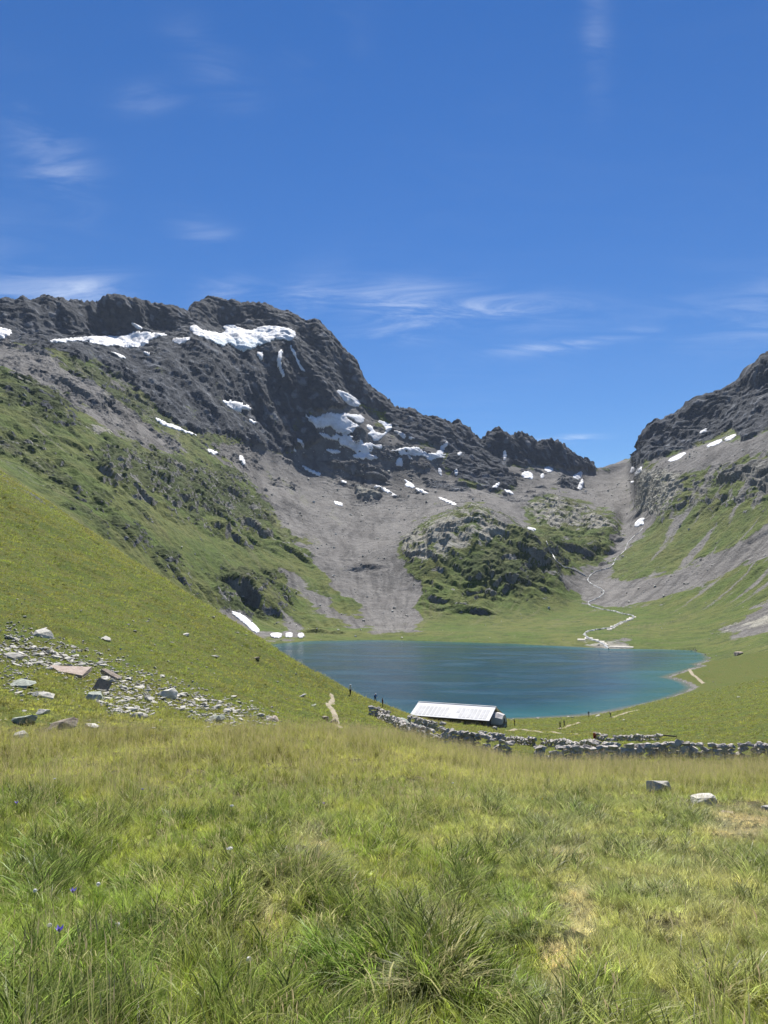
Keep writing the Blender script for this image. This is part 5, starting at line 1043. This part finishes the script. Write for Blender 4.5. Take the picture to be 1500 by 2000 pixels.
# flowers
def flower(px, py, kind, hgt, label, size=1.0):
    p = hit(px, py + hgt*1500/9, 3); root = empty('flower', p, random.uniform(0, 6)); tag(root, label, 'flower', 'wild flowers in the meadow')
    bm = bmesh.new(); bmesh.ops.create_cone(bm, segments=5, radius1=.0022, radius2=.0015, depth=hgt, matrix=Matrix.Translation((0, 0, hgt/2))); me = bpy.data.meshes.new('stem'); bm.to_mesh(me); bm.free(); link('stem', me, M_STEM, root)
    m = {'w': M_PET_W, 'p': M_PET_P, 'y': M_PET_Y}[kind[0]]; bm = bmesh.new()
    if kind == 'p':                                                       # bell of five lobes
        for k in range(5):
            a = k*1.2566; q = [(.004, 0, 0), (.016*math.cos(a - .6)*size, .016*math.sin(a - .6)*size, .018*size), (.026*math.cos(a)*size, .026*math.sin(a)*size, .034*size), (.016*math.cos(a + .6)*size, .016*math.sin(a + .6)*size, .018*size)]; bm.faces.new([bm.verts.new(v) for v in q])
    else:                                                                 # dense head of small florets
        g = random.Random(px); flat_ = .35 if kind == 'wu' else 1.0
        for k in range(40 if kind != 'y' else 16):
            d = Vector((g.gauss(0, 1), g.gauss(0, 1), g.gauss(0, 1))).normalized(); c = Vector((d.x, d.y, d.z*flat_))*.016*size*(1.6 if kind == 'wu' else 1); t1 = d.orthogonal().normalized()*.007*size; t2 = d.cross(t1)
            bm.faces.new([bm.verts.new(c + v) for v in (t1, t2, -t1, -t2)])
    me = bpy.data.meshes.new('flower_head'); bm.to_mesh(me); bm.free(); o = link('flower_head', me, m, root); o.location = (0, 0, hgt)
M_STEM = mcol('flower_stem', (.10,.15,.04)); M_PET_W = mcol('white_petals', (.8,.78,.74)); M_PET_P = mcol('violet_petals', (.30,.24,.62)); M_PET_Y = mcol('yellow_petals', (.75,.58,.04))
for a in [(447,1673,'wu',.33,'white flower cluster left of the largest tussock',1.2),(66,1758,'w',.22,'white clover head near the left edge',1.0),(190,1745,'w',.22,'white clover head right of the one near the left edge',1.0),(485,1898,'w',.15,'lone white clover head in the lower middle',1.0),(95,1830,'w',.18,'white clover head above the large violet bellflower',.9),(228,1828,'w',.18,'white clover head right of the violet bellflowers',.9),
          (112,1874,'p',.30,'large violet bellflower at lower left',1.2),(140,1776,'p',.30,'violet bellflower between the white clovers on the left',1.1),(30,1563,'p',.34,'violet bellflower at the far left of the upper meadow',1.3),(277,1526,'p',.34,'small violet bellflower in the golden grass at left',1.2),(632,1558,'p',.3,'small violet bellflower in the middle of the upper meadow',1.1),
          (105,1501,'wu',.34,'white flower in the golden grass at far left',1.2),(452,1564,'wu',.34,'white flower in the grass above the largest tussock',1.2),(1060,1543,'y',.3,'yellow flower in the golden grass right of the middle',1.1),(885,1503,'wu',.34,'tiny white flower at the back of the middle meadow',1.1)]: flower(*a)

# ------------------------------------------------------------------ mountain air
bm = bmesh.new(); zl, zh = float(GZ.min()) - 3, float(GZ.max()) + 30; yl, yh, xx = -400.0, float(GY.max()) + 40, float(np.abs(GX).max()) + 60
box_bm(bm, 0, (yl + yh)/2, (zl + zh)/2, 2*xx, yh - yl, zh - zl); me = bpy.data.meshes.new('haze'); bm.to_mesh(me); bm.free()
hm = bpy.data.materials.new('thin_air'); hm.use_nodes = True; hn = hm.node_tree; hn.nodes.clear(); ho = hn.nodes.new('ShaderNodeOutputMaterial'); hv = hn.nodes.new('ShaderNodeVolumePrincipled')
hv.inputs['Color'].default_value = (0.72, 0.84, 1.0, 1); hv.inputs['Density'].default_value = 2.8e-5; hv.inputs['Anisotropy'].default_value = 0.0; hn.links.new(hv.outputs[0], ho.inputs['Volume'])
tag(link('haze', me, hm), 'thin blue mountain air filling the valley', 'haze', kind='stuff')
